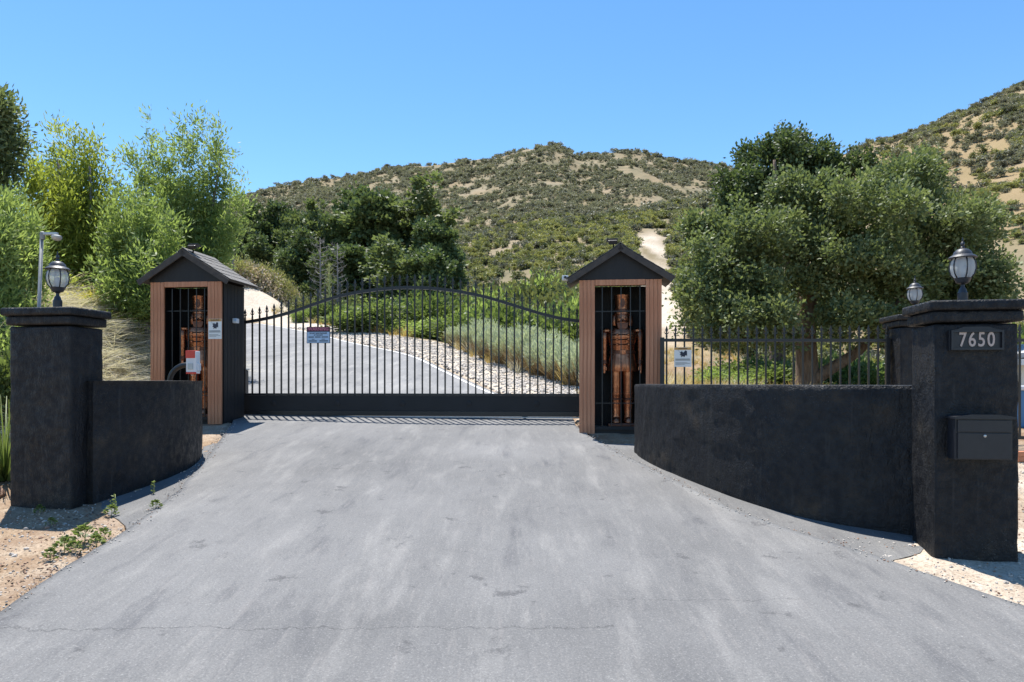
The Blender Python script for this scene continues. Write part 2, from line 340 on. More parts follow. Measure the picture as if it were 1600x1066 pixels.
def lathe(bm, prof, n=20, c=(0, 0, 0), cap=True, sx=1, sy=1):
    rings = []
    for r, z in prof: rings.append([bm.verts.new((c[0] + r * sx * math.cos(2 * math.pi * i / n), c[1] + r * sy * math.sin(2 * math.pi * i / n), c[2] + z)) for i in range(n)])
    for a, b in zip(rings, rings[1:]):
        for i in range(n): bm.faces.new((a[i], a[(i + 1) % n], b[(i + 1) % n], b[i]))
    if cap: bm.faces.new(rings[0][::-1]); bm.faces.new(rings[-1])
def lathem(name, prof, n=20, c=(0, 0, 0), cap=True, sx=1, sy=1, smooth=True):
    bm = bmesh.new(); lathe(bm, prof, n, c, cap, sx, sy); me = fin(bm, name, smooth)
    if smooth:
        try: me.set_sharp_from_angle(angle=R(40))
        except Exception: pass
    return me
def tube(bm, pts, rad, n=8):
    pts = [Vector(p) for p in pts]; rad = rad if hasattr(rad, '__len__') else [rad] * len(pts)
    rings = []; up = Vector((0.13, .29, 1)).normalized()
    for i, p in enumerate(pts):
        d = (pts[min(i + 1, len(pts) - 1)] - pts[max(i - 1, 0)]).normalized()
        a = d.cross(up); a = a.normalized() if a.length > 1e-4 else Vector((1, 0, 0)); b = d.cross(a).normalized()
        rings.append([bm.verts.new(p + (a * math.cos(2 * math.pi * k / n) + b * math.sin(2 * math.pi * k / n)) * rad[i]) for k in range(n)])
    for a, b in zip(rings, rings[1:]):
        for k in range(n): bm.faces.new((a[k], a[(k + 1) % n], b[(k + 1) % n], b[k]))
    bm.faces.new(rings[0][::-1]); bm.faces.new(rings[-1])
def tubem(name, pts, rad, n=8, smooth=True):
    bm = bmesh.new(); tube(bm, pts, rad, n); return fin(bm, name, smooth)
def prism(bm, poly, axis_pts):     # poly (x,z) list, extruded between y0,y1
    y0, y1 = axis_pts
    a = [bm.verts.new((x, y0, z)) for x, z in poly]; b = [bm.verts.new((x, y1, z)) for x, z in poly]
    bm.faces.new(a); bm.faces.new(b[::-1])
    for i in range(len(poly)): bm.faces.new((a[i], b[i], b[(i + 1) % len(poly)], a[(i + 1) % len(poly)]))
def prismm(name, poly, y0, y1):
    bm = bmesh.new(); prism(bm, poly, (y0, y1)); return fin(bm, name)
def text(name, s, size, mat, parent, loc, rot=(R(90), 0, 0), ext=.002, sx=1.0, align='CENTER', bold=0):
    c = bpy.data.curves.new(name, 'FONT'); c.body = s; c.size = size; c.extrude = ext; c.align_x = align; c.align_y = 'CENTER'; c.offset = bold; c.resolution_u = 3
    c.materials.append(mat); o = bpy.data.objects.new(name, c); COL.objects.link(o); o.parent = parent; o.location = loc; o.rotation_euler = rot; o.scale = (sx, 1, 1)
    me = bpy.data.meshes.new_from_object(o.evaluated_get(bpy.context.evaluated_depsgraph_get())); bpy.data.objects.remove(o)
    if not me.materials: me.materials.append(mat)
    o = link(name, me, None, parent, loc, rot); o.scale = (sx, 1, 1); return o
def quads(name, V, Fq, rnd=None, mat=None):
    me = bpy.data.meshes.new(name); nv = len(V); nf = len(Fq)
    me.vertices.add(nv); me.vertices.foreach_set('co', np.ascontiguousarray(V, dtype=np.float32).ravel())
    me.loops.add(nf * 4); me.loops.foreach_set('vertex_index', np.ascontiguousarray(Fq, dtype=np.int32).ravel())
    me.polygons.add(nf); me.polygons.foreach_set('loop_start', np.arange(0, nf * 4, 4, dtype=np.int32))
    if rnd is not None:
        a = me.attributes.new('rnd', 'FLOAT', 'POINT'); a.data.foreach_set('value', np.ascontiguousarray(rnd, dtype=np.float32))
    me.update(); me.validate()
    if mat: me.materials.append(mat)
    return me
def unit(v): return v / np.maximum(np.linalg.norm(v, axis=-1, keepdims=True), 1e-6)
def leaves(name, C, Dr, L, W, mat, rg, tint=None):
    n = len(C); Dr = unit(Dr); s = unit(np.cross(Dr, unit(rg.normal(size=(n, 3)))))
    l = L * rg.uniform(.65, 1.25, (n, 1)); w_ = W * rg.uniform(.7, 1.2, (n, 1))
    V = np.stack([C - Dr * l / 2, C + s * w_ / 2, C + Dr * l / 2, C - s * w_ / 2], 1).reshape(-1, 3)
    rn = rg.uniform(0, 1, n) if tint is None else np.clip(tint + rg.normal(0, .16, n), 0, 1)
    return quads(name, V, np.arange(n * 4).reshape(n, 4), np.repeat(rn, 4), mat)
def subblobs(bl, k, fr, seed, stretch=1.0, tip=0.0):
    rg = np.random.default_rng(seed); out = []
    for (x, y, z, rx, ry, rz) in bl:
        m_ = max(rx, ry, rz); out.append((x, y, z, rx * .55, ry * .55, rz * .55))
        for _ in range(k):
            d = unit(rg.normal(size=3)); f = rg.uniform(.55, .95); q = fr * rg.uniform(.6, 1.25) * min(max((rx * ry * rz) ** (1 / 3), .2), 1.6)
            out.append((x + d[0] * rx * f, y + d[1] * ry * f, z + d[2] * rz * f + tip * q * rg.uniform(0, 1) * max(d[2], 0), q, q, q * stretch * rg.uniform(.7, 1.4)))
    return out
def crown(name, blobs, n, L, W, mat, seed, per=26, sig=.22, up=.25, hollow=.45, lump=.22, out=.9):
    rg = np.random.default_rng(seed); B = np.array(blobs, float); k = len(B)
    wt = (B[:, 3] * B[:, 4] + B[:, 4] * B[:, 5] + B[:, 3] * B[:, 5]); wt /= wt.sum()
    nc = max(8, n // per); bi = rg.choice(k, nc, p=wt); d = unit(rg.normal(size=(nc, 3)))
    ph = rg.uniform(0, 6.28, (6,)); fr = rg.normal(0, 3.2, (6, 3))
    lum = 1 + lump * np.sin(d @ fr.T + ph + bi[:, None]).mean(1) * 2.0
    rad = (hollow + (1 - hollow) * rg.uniform(0, 1, nc) ** .55) * lum
    cc = B[bi, :3] + d * rad[:, None] * B[bi, 3:6]
    ci = rg.integers(0, nc, n); off = rg.normal(0, 1, (n, 3)) * sig
    C = cc[ci] + off; Dr = d[ci] * out + unit(off) * .6 + rg.normal(0, .45, (n, 3)); Dr[:, 2] += up
    tint = np.clip(rg.uniform(.15, .75, nc), 0, 1)[ci]
    return leaves(name, C, Dr, L, W, mat, rg, tint)

# ------------------------------------------------------------------ terrain sheet
azf = np.arange(-50, 50.01, .22); azr = np.arange(53, 307.01, 3.0)
az = np.radians(np.concatenate([azf, azr])); na = len(az)
rr = [.4]
while rr[-1] < 3600: rr.append(rr[-1] * 1.021 + .012)
rr = np.array(rr); nr = len(rr)
A, RR = np.meshgrid(az, rr); X = RR * np.sin(A); Y = RR * np.cos(A); Z = G(X, Y)
def road_dist(x, y):      # signed distance right of the road's right edge (positive = off the road on the right)
    dx = x[..., None] - REs[:, 0]; dy = y[..., None] - REs[:, 1]; k = np.argmin(dx * dx + dy * dy, -1)
    k = np.clip(k, 0, len(REs) - 2); tx = REs[k + 1, 0] - REs[k, 0]; ty = REs[k + 1, 1] - REs[k, 1]; l = np.hypot(tx, ty)
    return ((x - REs[k, 0]) * ty - (y - REs[k, 1]) * tx) / l
near = (np.abs(X) < 45) & (Y > -7) & (Y < 56)
drop = np.zeros_like(Z); rd = np.full(Z.shape, 99.)
rd[near] = road_dist(X[near], Y[near])
on_road = (Y > 11.7) & (rd < .15) & (rd > -6.0) & near
on_drive = (Y > -6) & (Y <= 12) & (X > dl(Y) - .05) & (X < dr(Y) + .05)
patch = (Y < 9.5) & (((X >= dr(Y) - .1) & (X < vr(Y) - .10) & (Y > 5.3)) | ((X <= dl(Y) + .1) & (X > vl(Y) + .10) & (Y > 6.0)))
sm = on_road | on_drive | patch
Z = np.where(sm, np.where(near, near_rel(X, Y) + E, Z) - .045, Z)
V = np.stack([X, Y, Z], -1).reshape(-1, 3)
V = np.vstack([V, [[0, 0, Gs(0, 0) - .05]]])
idx = np.arange(nr * na).reshape(nr, na); nx = np.roll(idx, -1, 1)
Fq = np.stack([idx[:-1], nx[:-1], nx[1:], idx[1:]], -1).reshape(-1, 4)
me = quads('ground', V, Fq)
# ground cover colours (R dry grass, G scrub soil, B pale sand)
D = Y
PXv = 800 + F * X / np.maximum(Y, .1)
PYv = 597 - F * (Z - E) / np.maximum(Y, .1)
cr = sstep(12, 20, np.hypot(X, Y)) * np.clip(fbm(X / 5, Y / 5, 31) * 2.2 - .5, 0, 1)
cg = sstep(38, 70, RR) * np.clip(1.45 - 1.1 * fbm(X / 14, Y / 22, 41, 5), 0, 1)
rh = sstep(1230, 1400, PXv) * sstep(80, 120, RR) * (Y > 0); cg = cg * (1 - .80 * rh); cr = np.maximum(cr, rh * (.5 + .5 * fbm(X / 9, Y / 9, 43)))
cr = cr * (1 - (X < -5.5) * (Y < 20) * (Y > 5)); cb = np.zeros_like(Z)
cb = np.maximum(cb, np.where((rd > 0) & (Y > 11) & near, sstep(0, .2, rd) * (1 - sstep(2.2, 3.4, rd)), 0))
mnd = ((X + 15.2) / 6.5) ** 2 + ((Y - 43.5) / 5.5) ** 2; cb = np.maximum(cb, (1 - sstep(.5, 1.4, mnd)))
scar = (np.exp(-((X - 9.3 - .175 * (Y - 40)) / 2.5) ** 2) * sstep(36, 46, Y) * (1 - sstep(84, 100, Y)))
cb = np.maximum(cb, np.clip(scar * (3.0 * fbm(X / 2.2, Y / 5, 55) - .70), 0, 1) * (Y > 30))
cb = np.maximum(cb, sstep(.58, .70, fbm(X / 8, Y / 13, 77, 5)) * sstep(60, 110, RR) * .12)
cb = np.maximum(cb, .30 * (np.hypot(X, Y) < 12) * (np.abs(X) > 2.2) * np.clip(fbm(X * 1.5, Y * 1.5, 61) * 2.4 - .7, 0, 1))
cb = np.maximum(cb, .55 * sstep(6.1, 6.8, -X) * (X > -14) * sstep(8, 10, Y) * (1 - sstep(17, 20, Y)))
cb = np.maximum(cb, .9 * (X > 2.3) * (X < 14) * (Y < 9) * (Y > 1) * np.clip(fbm(X * 1.1, Y * 1.1, 63) * 2 - .3, 0, 1))
covc = np.stack([cr, cg, cb, np.ones_like(cr)], -1).reshape(-1, 4); covc = np.vstack([covc, [[0, 0, 0, 1]]])
ca = me.color_attributes.new('cov', 'FLOAT_COLOR', 'POINT'); ca.data.foreach_set('color', covc.astype(np.float32).ravel())
me.shade_smooth(); me.materials.append(M['ground'])
tag(link('ground', me), kind='structure')

# ------------------------------------------------------------------ paved sheets
def sheet(name, Lf, Rf, ys, nc, mat, lift, edge=.03, thick=.06):
    rows = []
    for y in ys:
        xl = float(Lf(y)) + (float(fbm(np.array(y * 3.1), np.array(1.7), 4)) - .5) * edge; xr = float(Rf(y)) + (float(fbm(np.array(y * 3.1), np.array(8.7), 14)) - .5) * edge
        xs = np.linspace(xl, xr, nc); rows.append(np.stack([xs, np.full(nc, y), Gf(xs, np.full(nc, y)) + lift], -1))
    Vt = np.array(rows); nr_ = len(ys); top = Vt.reshape(-1, 3)
    i = np.arange(nr_ * nc).reshape(nr_, nc); Fq = np.stack([i[:-1, :-1], i[:-1, 1:], i[1:, 1:], i[1:, :-1]], -1).reshape(-1, 4)
    lo_ = top.copy(); lo_[:, 2] -= thick; nb = len(top)
    sk = []
    for c in (0, nc - 1):
        a = i[:, c]; q = np.stack([a[:-1], a[1:], a[1:] + nb, a[:-1] + nb], -1); sk.append(q if c else q[:, ::-1])
    me = quads(name, np.vstack([top, lo_]), np.vstack([Fq] + sk)); me.materials.append(mat)
    return tag(link(name, me), kind='structure')
sheet('driveway', dl, dr, np.concatenate([np.arange(-6, 3, .5), np.arange(3, 12.05, .06)]), 60, M['asphalt'], .012, .05)
sheet('asphalt_verge', lambda y: dr(y) - .12, vr, np.arange(5.08, 9.5, .06), 12, M['asphalt_old'], .001, .10)
sheet('asphalt_edge', vl, lambda y: dl(y) + .12, np.arange(5.72, 9.5, .06), 12, M['asphalt_old'], .001, .10)
# road behind the gate: swept along its right edge
def road_strip(name, o0, o1, mat, lift, n, k0=0, k1=None, wob=0):
    P = REs[k0:k1]; T = np.gradient(P, axis=0); T /= np.linalg.norm(T, axis=1, keepdims=True); Nn = np.stack([-T[:, 1], T[:, 0]], 1)   # left of travel
    wb = sstep(12.5, 19, P[:, 1])[:, None]; Nn = Nn * wb + np.array([[-1., 0.]]) * (1 - wb); Nn /= np.linalg.norm(Nn, axis=1, keepdims=True)
    rows = []
    for k, (p, nn) in enumerate(zip(P, Nn)):
        of = np.linspace(o0, o1, n); xy = p + nn * of[:, None]
        xy[:, 1] = np.maximum(xy[:, 1], 11.99)
        rows.append(np.column_stack([xy, Gf(xy[:, 0], xy[:, 1]) * 0 + base_rel(xy[:, 1]) + E + lift]))
    Vt = np.array(rows); nr_ = len(P); i = np.arange(nr_ * n).reshape(nr_, n)
    Fq = np.stack([i[:-1, :-1], i[:-1, 1:], i[1:, 1:], i[1:, :-1]], -1).reshape(-1, 4)[:, ::-1]
    me = quads(name, Vt.reshape(-1, 3), Fq); me.materials.append(mat); return tag(link(name, me), kind='structure')
road_strip('road', 0, 5.75, M['asphalt_road'], .016, 12)
road_strip('road_edge_line', .10, .17, M['paint'], .022, 2, 2)
road_strip('road_edge_line', 5.35, 5.50, M['paint'], .022, 2, 14)

# ------------------------------------------------------------------ pillars, walls
YAW = R(-6)
def rough_box(name, s, c, amp, seed, div=26):
    bm = bmesh.new(); bx(bm, c, s, None, .018)
    bmesh.ops.subdivide_edges(bm, edges=[e for e in bm.edges if e.calc_length() > .1], cuts=div, use_grid_fill=True)
    for v in bm.verts:
        n = fbm(np.array(v.co.x * 9 + v.co.y * 7), np.array(v.co.z * 8 + v.co.y * 5), seed, 4) - .5
        d = Vector((v.co.x - c[0], v.co.y - c[1], 0)); d = d.normalized() if d.length > 1e-4 else d
        v.co += d * float(n) * amp
    return fin(bm, name, True)
def pillar(label, corner, yaw, H, wd, dp, seed, side=1):
    """corner = front corner nearest the drive; side=+1: pillar extends to +x from it"""
    ex = Vector((math.cos(yaw), math.sin(yaw), 0)); ey = Vector((-math.sin(yaw), math.cos(yaw), 0))
    c = Vector((corner[0], corner[1], 0)) + ex * side * wd / 2 + ey * dp / 2
    base = base_rel(corner[1]) + E
    r = empty('gate_pillar', (c.x, c.y, float(base)), yaw, label, 'pillar', 'stucco entrance pillars')
    link('shaft', rough_box('shaft', (wd, dp, H - .10), (0, 0, (H - .12) / 2 - .07), .02, seed), M['stucco'], r)
    link('cap_moulding', rough_box('cap_moulding', (wd + .05, dp + .05, .085), (0, 0, H - .125), .006, seed + 1, 6), M['stucco'], r)
    link('cap_slab', rough_box('cap_slab', (wd + .11, dp + .11, .075), (0, 0, H - .0425), .006, seed + 2, 6), M['stucco'], r)
    return r
p_right = pillar('black stucco pillar carrying the house number and the mailbox', (3.19, 5.15), R(-9), 1.945, .575, .42, 3)
p_left = pillar('black stucco pillar at the left end of the entrance', (-4.12, 6.38), R(-9), 1.90, .655, .40, 13, -1)
p_back = pillar('smaller black stucco pillar at the end of the picket fence', (5.31, 9.33), YAW, 1.80, .56, .5, 23)
def curved_wall(label, pts, top_rel, thick, seed):
    P = catmull([(a, b, 0) for a, b in pts], 30); n = len(P); nz = 44
    r = []
    prof = [(-.25 + 1.0 * k / (nz - 1)) for k in range(nz)]
    bm = bmesh.new(); rings = []
    for i, p in enumerate(P):
        d = (P[min(i + 1, n - 1)] - P[max(i - 1, 0)]).normalized(); nn = Vector((d.y, -d.x, 0))
        zb = float(base_rel(p.y)) + E - .12; zt = E + top_rel; ring = []
        for k in range(nz):
            z = zb + (zt - zb) * k / (nz - 1); q = p + nn * (float(fbm(np.array(i * .22), np.array(z * 7), seed, 4)) - .5) * .018
            if k == nz - 1: q = p + nn * .012
            ring.append(bm.verts.new((q.x, q.y, z)))
        for k in range(nz - 1, -1, -1):
            z = zb + (zt - zb) * k / (nz - 1); q = p + nn * (thick - (.012 if k == nz - 1 else 0)); ring.append(bm.verts.new((q.x, q.y, z + (.004 if k == nz - 1 else 0))))
        rings.append(ring)
    m_ = len(rings[0])
    for a, b in zip(rings, rings[1:]):
        for k in range(m_): bm.faces.new((a[k], a[(k + 1) % m_], b[(k + 1) % m_], b[k]))
    bm.faces.new(rings[0]); bm.faces.new(rings[-1][::-1])
    me = fin(bm, 'curved_wall', True)
    try: me.set_sharp_from_angle(angle=R(50))
    except Exception: pass
    return tag(link('curved_wall', me, M['stucco']), label, 'wall', 'curved entrance walls')
curved_wall('low curved black stucco wall sweeping up to the numbered pillar', [(1.60, 8.92), (1.63, 8.5), (1.78, 7.9), (2.23, 6.74), (2.66, 6.1), (3.36, 5.62)][::-1], -.03, .22, 5)
curved_wall('low curved black stucco wall beside the pillar with the gooseneck behind it', [(-4.02, 6.55), (-3.86, 7.2), (-3.79, 7.95), (-3.88, 8.5), (-4.02, 8.86)], .012, -.22, 8)

# ------------------------------------------------------------------ lanterns
def lantern(label, loc, s):
    r = empty('post_lantern', loc, .3, label, 'lantern', 'carriage lanterns on the pillars')
    r.scale = (s * .93, s * .93, s * 1.12)
    link('base_fitter', lathem('base_fitter', [(.042, 0), (.042, .075), (.034, .082), (.030, .10), (.016, .118), (.016, .135), (.03, .145)], 16), M['lamp_cap'], r)
    link('cup', lathem('cup', [(.02, .14), (.05, .15), (.062, .17), (.07, .186), (.05, .186)], 20), M['lamp_cap'], r)
    gl = lathem('glass', [(.064, .187), (.088, .215), (.098, .25), (.099, .275), (.092, .31), (.078, .335)], 24, cap=False); link('glass', gl, M['glass'], r)
    for k in range(6):
        a = k * math.pi / 3; ca, sa = math.cos(a), math.sin(a)
        link('rib', tubem('rib', [(q * ca, q * sa, z) for q, z in ((.066, .185), (.092, .215), (.103, .25), (.104, .275), (.097, .31), (.08, .338))], .0055, 6), M['lamp_cap'], r)
    link('bulb', lathem('bulb', [(.012, .186), (.014, .215), (.024, .235), (.022, .26), (.006, .275)], 12), M['white_plastic'], r)
    link('roof', lathem('roof', [(.112, .335), (.116, .34), (.10, .352), (.078, .362), (.068, .385), (.045, .402), (.018, .41)], 24), M['lamp_cap'], r)
    link('finial', lathem('finial', [(.016, .408), (.02, .418), (.010, .428), (.018, .44), (.014, .455), (.006, .462), (.008, .475), (.002, .495)], 12), M['lamp_cap'], r)
    return r
def top_of(p, H): return (p.location.x, p.location.y, p.location.z + H)
lantern('black carriage lantern on the numbered pillar', top_of(p_right, 1.945), .92)
lantern('black carriage lantern on the pillar beside the steel camera pole', top_of(p_left, 1.90), 1.02)
lantern('small black carriage lantern on the pillar behind the numbered one', (p_back.location.x + .02, p_back.location.y, p_back.location.z + 1.80), 1.0)

# house number plaque and mailbox on the numbered pillar (local frame of its front face)
fr = Matrix.Rotation(R(-9), 4, 'Z'); fc = Vector((3.19, 5.15, 0)) + (fr @ Vector((.2875, 0, 0)))
def on_face(dx, zrel, out=0.0): return fc + fr @ Vector((dx, -out - .006, 0)) + Vector((0, 0, E + zrel))
q = empty('house_number_plaque', on_face(-.01, .315), R(-9), 'black arched plaque with the number 7650 on the pillar', 'house number'); q.scale = (.92, .92, .92)
bmq = bmesh.new(); prism(bmq, [(-.205, -.085), (.205, -.085), (.205, .075), (.15, .085), (.09, .105), (-.09, .105), (-.15, .085), (-.205, .075)], (-.016, .01)); link('back_plate', fin(bmq, 'back_plate'), M['mail'], q)
bmq = bmesh.new()
for c_, s_ in (((0, -.026, .068), (.36, .02, .016)), ((0, -.026, -.075), (.36, .02, .016)), ((-.187, -.026, -.003), (.016, .02, .158)), ((.187, -.026, -.003), (.016, .02, .158))): bx(bmq, c_, s_)
link('raised_frame', fin(bmq, 'raised_frame'), M['mail'], q)
for i, ch in enumerate('7650'): text('digit', ch, .165, M['digit'], q, (-.105 + .07 * i, -.020, -.004), ext=.004, sx=.72, bold=.002)
q = empty('wall_mailbox', on_face(-.012, -.41), R(-9), 'charcoal locking mailbox on the numbered pillar', 'mailbox'); q.scale = (.93, .93, .93)
bmq = bmesh.new(); prism(bmq, [(-.205, -.17), (.205, -.17), (.205, .155), (-.205, .155)], (-.13, .0)); link('body', fin(bmq, 'body'), M['mail'], q)
bmq = bmesh.new(); prism(bmq, [(-.222, .150), (.222, .150), (.222, .168), (.10, .186), (-.10, .186), (-.222, .168)], (-.155, .004)); link('lid', fin(bmq, 'lid'), M['mail'], q)
link('mail_flap', boxm('mail_flap', (0, -.136, .095), (.385, .014, .095), .004), M['mail'], q)
dd = link('door', boxm('door', (0, -.137, -.062), (.385, .016, .205), .004), M['mail'], q)
link('lock', lathem('lock', [(.011, 0), (.011, .006), (.006, .008)], 14), M['chrome'], dd, (0, -.145, .018), (R(90), 0, 0))

# ------------------------------------------------------------------ sentry huts
def plankrow(name, x0, x1, n, y, z0, z1, th, mat, parent, gap=.006):
    wd = (x1 - x0) / n; me = boxm(name, (0, 0, 0), (wd - gap, th, z1 - z0), .004)
    for i in range(n): link(name, me, mat, parent, (x0 + wd * (i + .5), y, (z0 + z1) / 2))
SH = None
def sentry_hut(label, loc, yaw, light_label, mirror=False):
    r = empty('sentry_hut', loc, yaw, label, 'hut', 'wooden sentry huts at the gate')
    W, Dp, H = 1.22, .72, 2.31
    link('floor_slab', boxm('floor_slab', (0, Dp / 2, .02), (W - .04, Dp - .04, .10), .008), M['black_wood'], r)
    # walls: vertical boards with grooves
    for sgn in (-1, 1):
        for i in range(6):
            link('side_board', boxm('side_board', (sgn * (W / 2 - .012), .05 + (i + .5) * (Dp - .05) / 6, H / 2), (.022, (Dp - .05) / 6 - .007, H - .02), .004), M['black_wood'], r)
        link('side_lining', boxm('side_lining', (sgn * (W / 2 - .035), Dp / 2 + .03, H / 2), (.018, Dp - .10, H - .03)), M['black_wood'], r)
    link('back_wall', boxm('back_wall', (0, Dp - .015, H / 2), (W - .06, .02, H - .02)), M['black_wood'], r)
    # front corner posts: three grooved redwood strips each
    for sgn in (-1, 1):
        x0 = sgn * W / 2; x1 = sgn * (W / 2 - .235)
        a, b = min(x0, x1), max(x0, x1)
        plankrow('post_board', a, b, 4, -.012, .0, H - .006, .036, M['redwood'], r, .005)
    link('header_board', boxm('header_board', (0, -.010, H - .045), (W - .476, .034, .085), .004), M['redwood'], r)
    link('sill_board', boxm('sill_board', (0, .01, .085), (W - .48, .04, .05), .004), M['black_wood'], r)
    # grille
    ow = W - .48
    bar = boxm('bar', (0, 0, 0), (.013, .013, H - .22)); hb = boxm('cross_bar', (0, 0, 0), (ow, .010, .012))
    for i in range(5): link('bar', bar, M['iron'], r, (-ow / 2 + ow * (i + .75) / 5.3, .03, .11 + (H - .22) / 2))
    for z in (.46, H - .47): link('cross_bar', hb, M['iron'], r, (0, .0425, z))
    # gable + roof
    rise, hw = .49, .775
    link('gable_panel', prismm('gable_panel', [(-W / 2 - .02, H), (W / 2 + .02, H), (W / 2 + .02, H + .075), (0, H + rise - .03), (-W / 2 - .02, H + .075)], -.02, .02), M['black_wood'], r)
    link('rear_gable', prismm('rear_gable', [(-W / 2, H), (W / 2, H), (W / 2, H + .075), (0, H + rise - .03), (-W / 2, H + .075)], Dp - .03, Dp - .002), M['black_wood'], r)
    roof = empty('roof', (0, 0, 0)); roof.parent = r
    ang = math.atan2(rise, hw); L = math.hypot(rise, hw); y0, y1 = -.10, Dp + .12
    for sgn in (-1, 1):
        rot = Matrix.Rotation(sgn * ang, 4, 'Y'); ax = Vector((sgn * math.cos(ang), 0, -math.sin(ang))); nv = Vector((sgn * math.sin(ang), 0, math.cos(ang)))
        ridge = Vector((0, 0, H + rise)); c = ridge + ax * L / 2
        bm = bmesh.new(); bx(bm, (0, 0, 0), (L, y1 - y0, .03)); o = link('deck', fin(bm, 'deck'), M['fascia'], roof, (c.x, (y0 + y1) / 2, c.z), (0, sgn * ang, 0))
        c2 = ridge + ax * L / 2 - nv * .03
        link('barge_board', boxm('barge_board', (0, 0, 0), (L + .01, .024, .085)), M['fascia'], roof, (c2.x, y0 - .013, c2.z), (0, sgn * ang, 0))
        nC, nT = 5, 5
        for ci in range(nC):
            cw = L / nC
            for ti in range(nT + 1):
                tw = (y1 - y0) / nT; ys = y0 + (ti - (.5 if ci % 2 else 0)) * tw; ye = ys + tw - .008
                ys = max(ys, y0 - .01); ye = min(ye, y1 + .01)
                if ye - ys < .04: continue
                cc = ridge + ax * (cw * (ci + .52)) + nv * (.0245 + .004 * random.random())
                link('shingle', boxm('shingle', (0, 0, 0), (cw * 1.12, ye - ys, .008)), M['shingle'], roof, (cc.x, (ys + ye) / 2, cc.z), (0, sgn * (ang - .035), 0))
    link('ridge_cap', prismm('ridge_cap', [(-.09, H + rise - .022), (0, H + rise + .042), (.09, H + rise - .022), (.09, H + rise - .012 + .0), (0, H + rise + .052), (-.09, H + rise - .012)], y0 - .01, y1 + .01), M['shingle'], roof)
    # solar floodlight on the roof near the front
    sgn = -1 if mirror else 1
    base = Vector((sgn * .10, .02, H + rise - .02)); 
    f = empty('solar_floodlight', r.matrix_basis @ base, yaw, light_label, 'floodlight', 'solar floodlights on the hut roofs')
    link('bracket', tubem('bracket', [(0, 0, 0), (0, 0, .07), (sgn * .01, -.02, .09)], .012, 6), M['iron'], f)
    link('lamp_head', boxm('lamp_head', (sgn * .01, -.05, .085), (.13, .05, .06), .008, Matrix.Rotation(R(25), 3, 'X').to_quaternion()), M['iron'], f)
    link('solar_panel', boxm('solar_panel', (sgn * .02, .02, .125), (.17, .12, .014), .003, Matrix.Rotation(R(-14), 3, 'X').to_quaternion()), M['mail'], f)
    return r
hutR = sentry_hut('wooden sentry hut beside the right-hand end of the gate', (1.617, 10.205, float(base_rel(10.2)) + E), YAW, 'solar floodlight on the hut beside the picket fence', True)
hutL = sentry_hut('wooden sentry hut beside the gooseneck and curved left wall', (-5.287, 11.095, float(base_rel(11.09)) + E), YAW, 'solar floodlight on the hut beside the gooseneck')

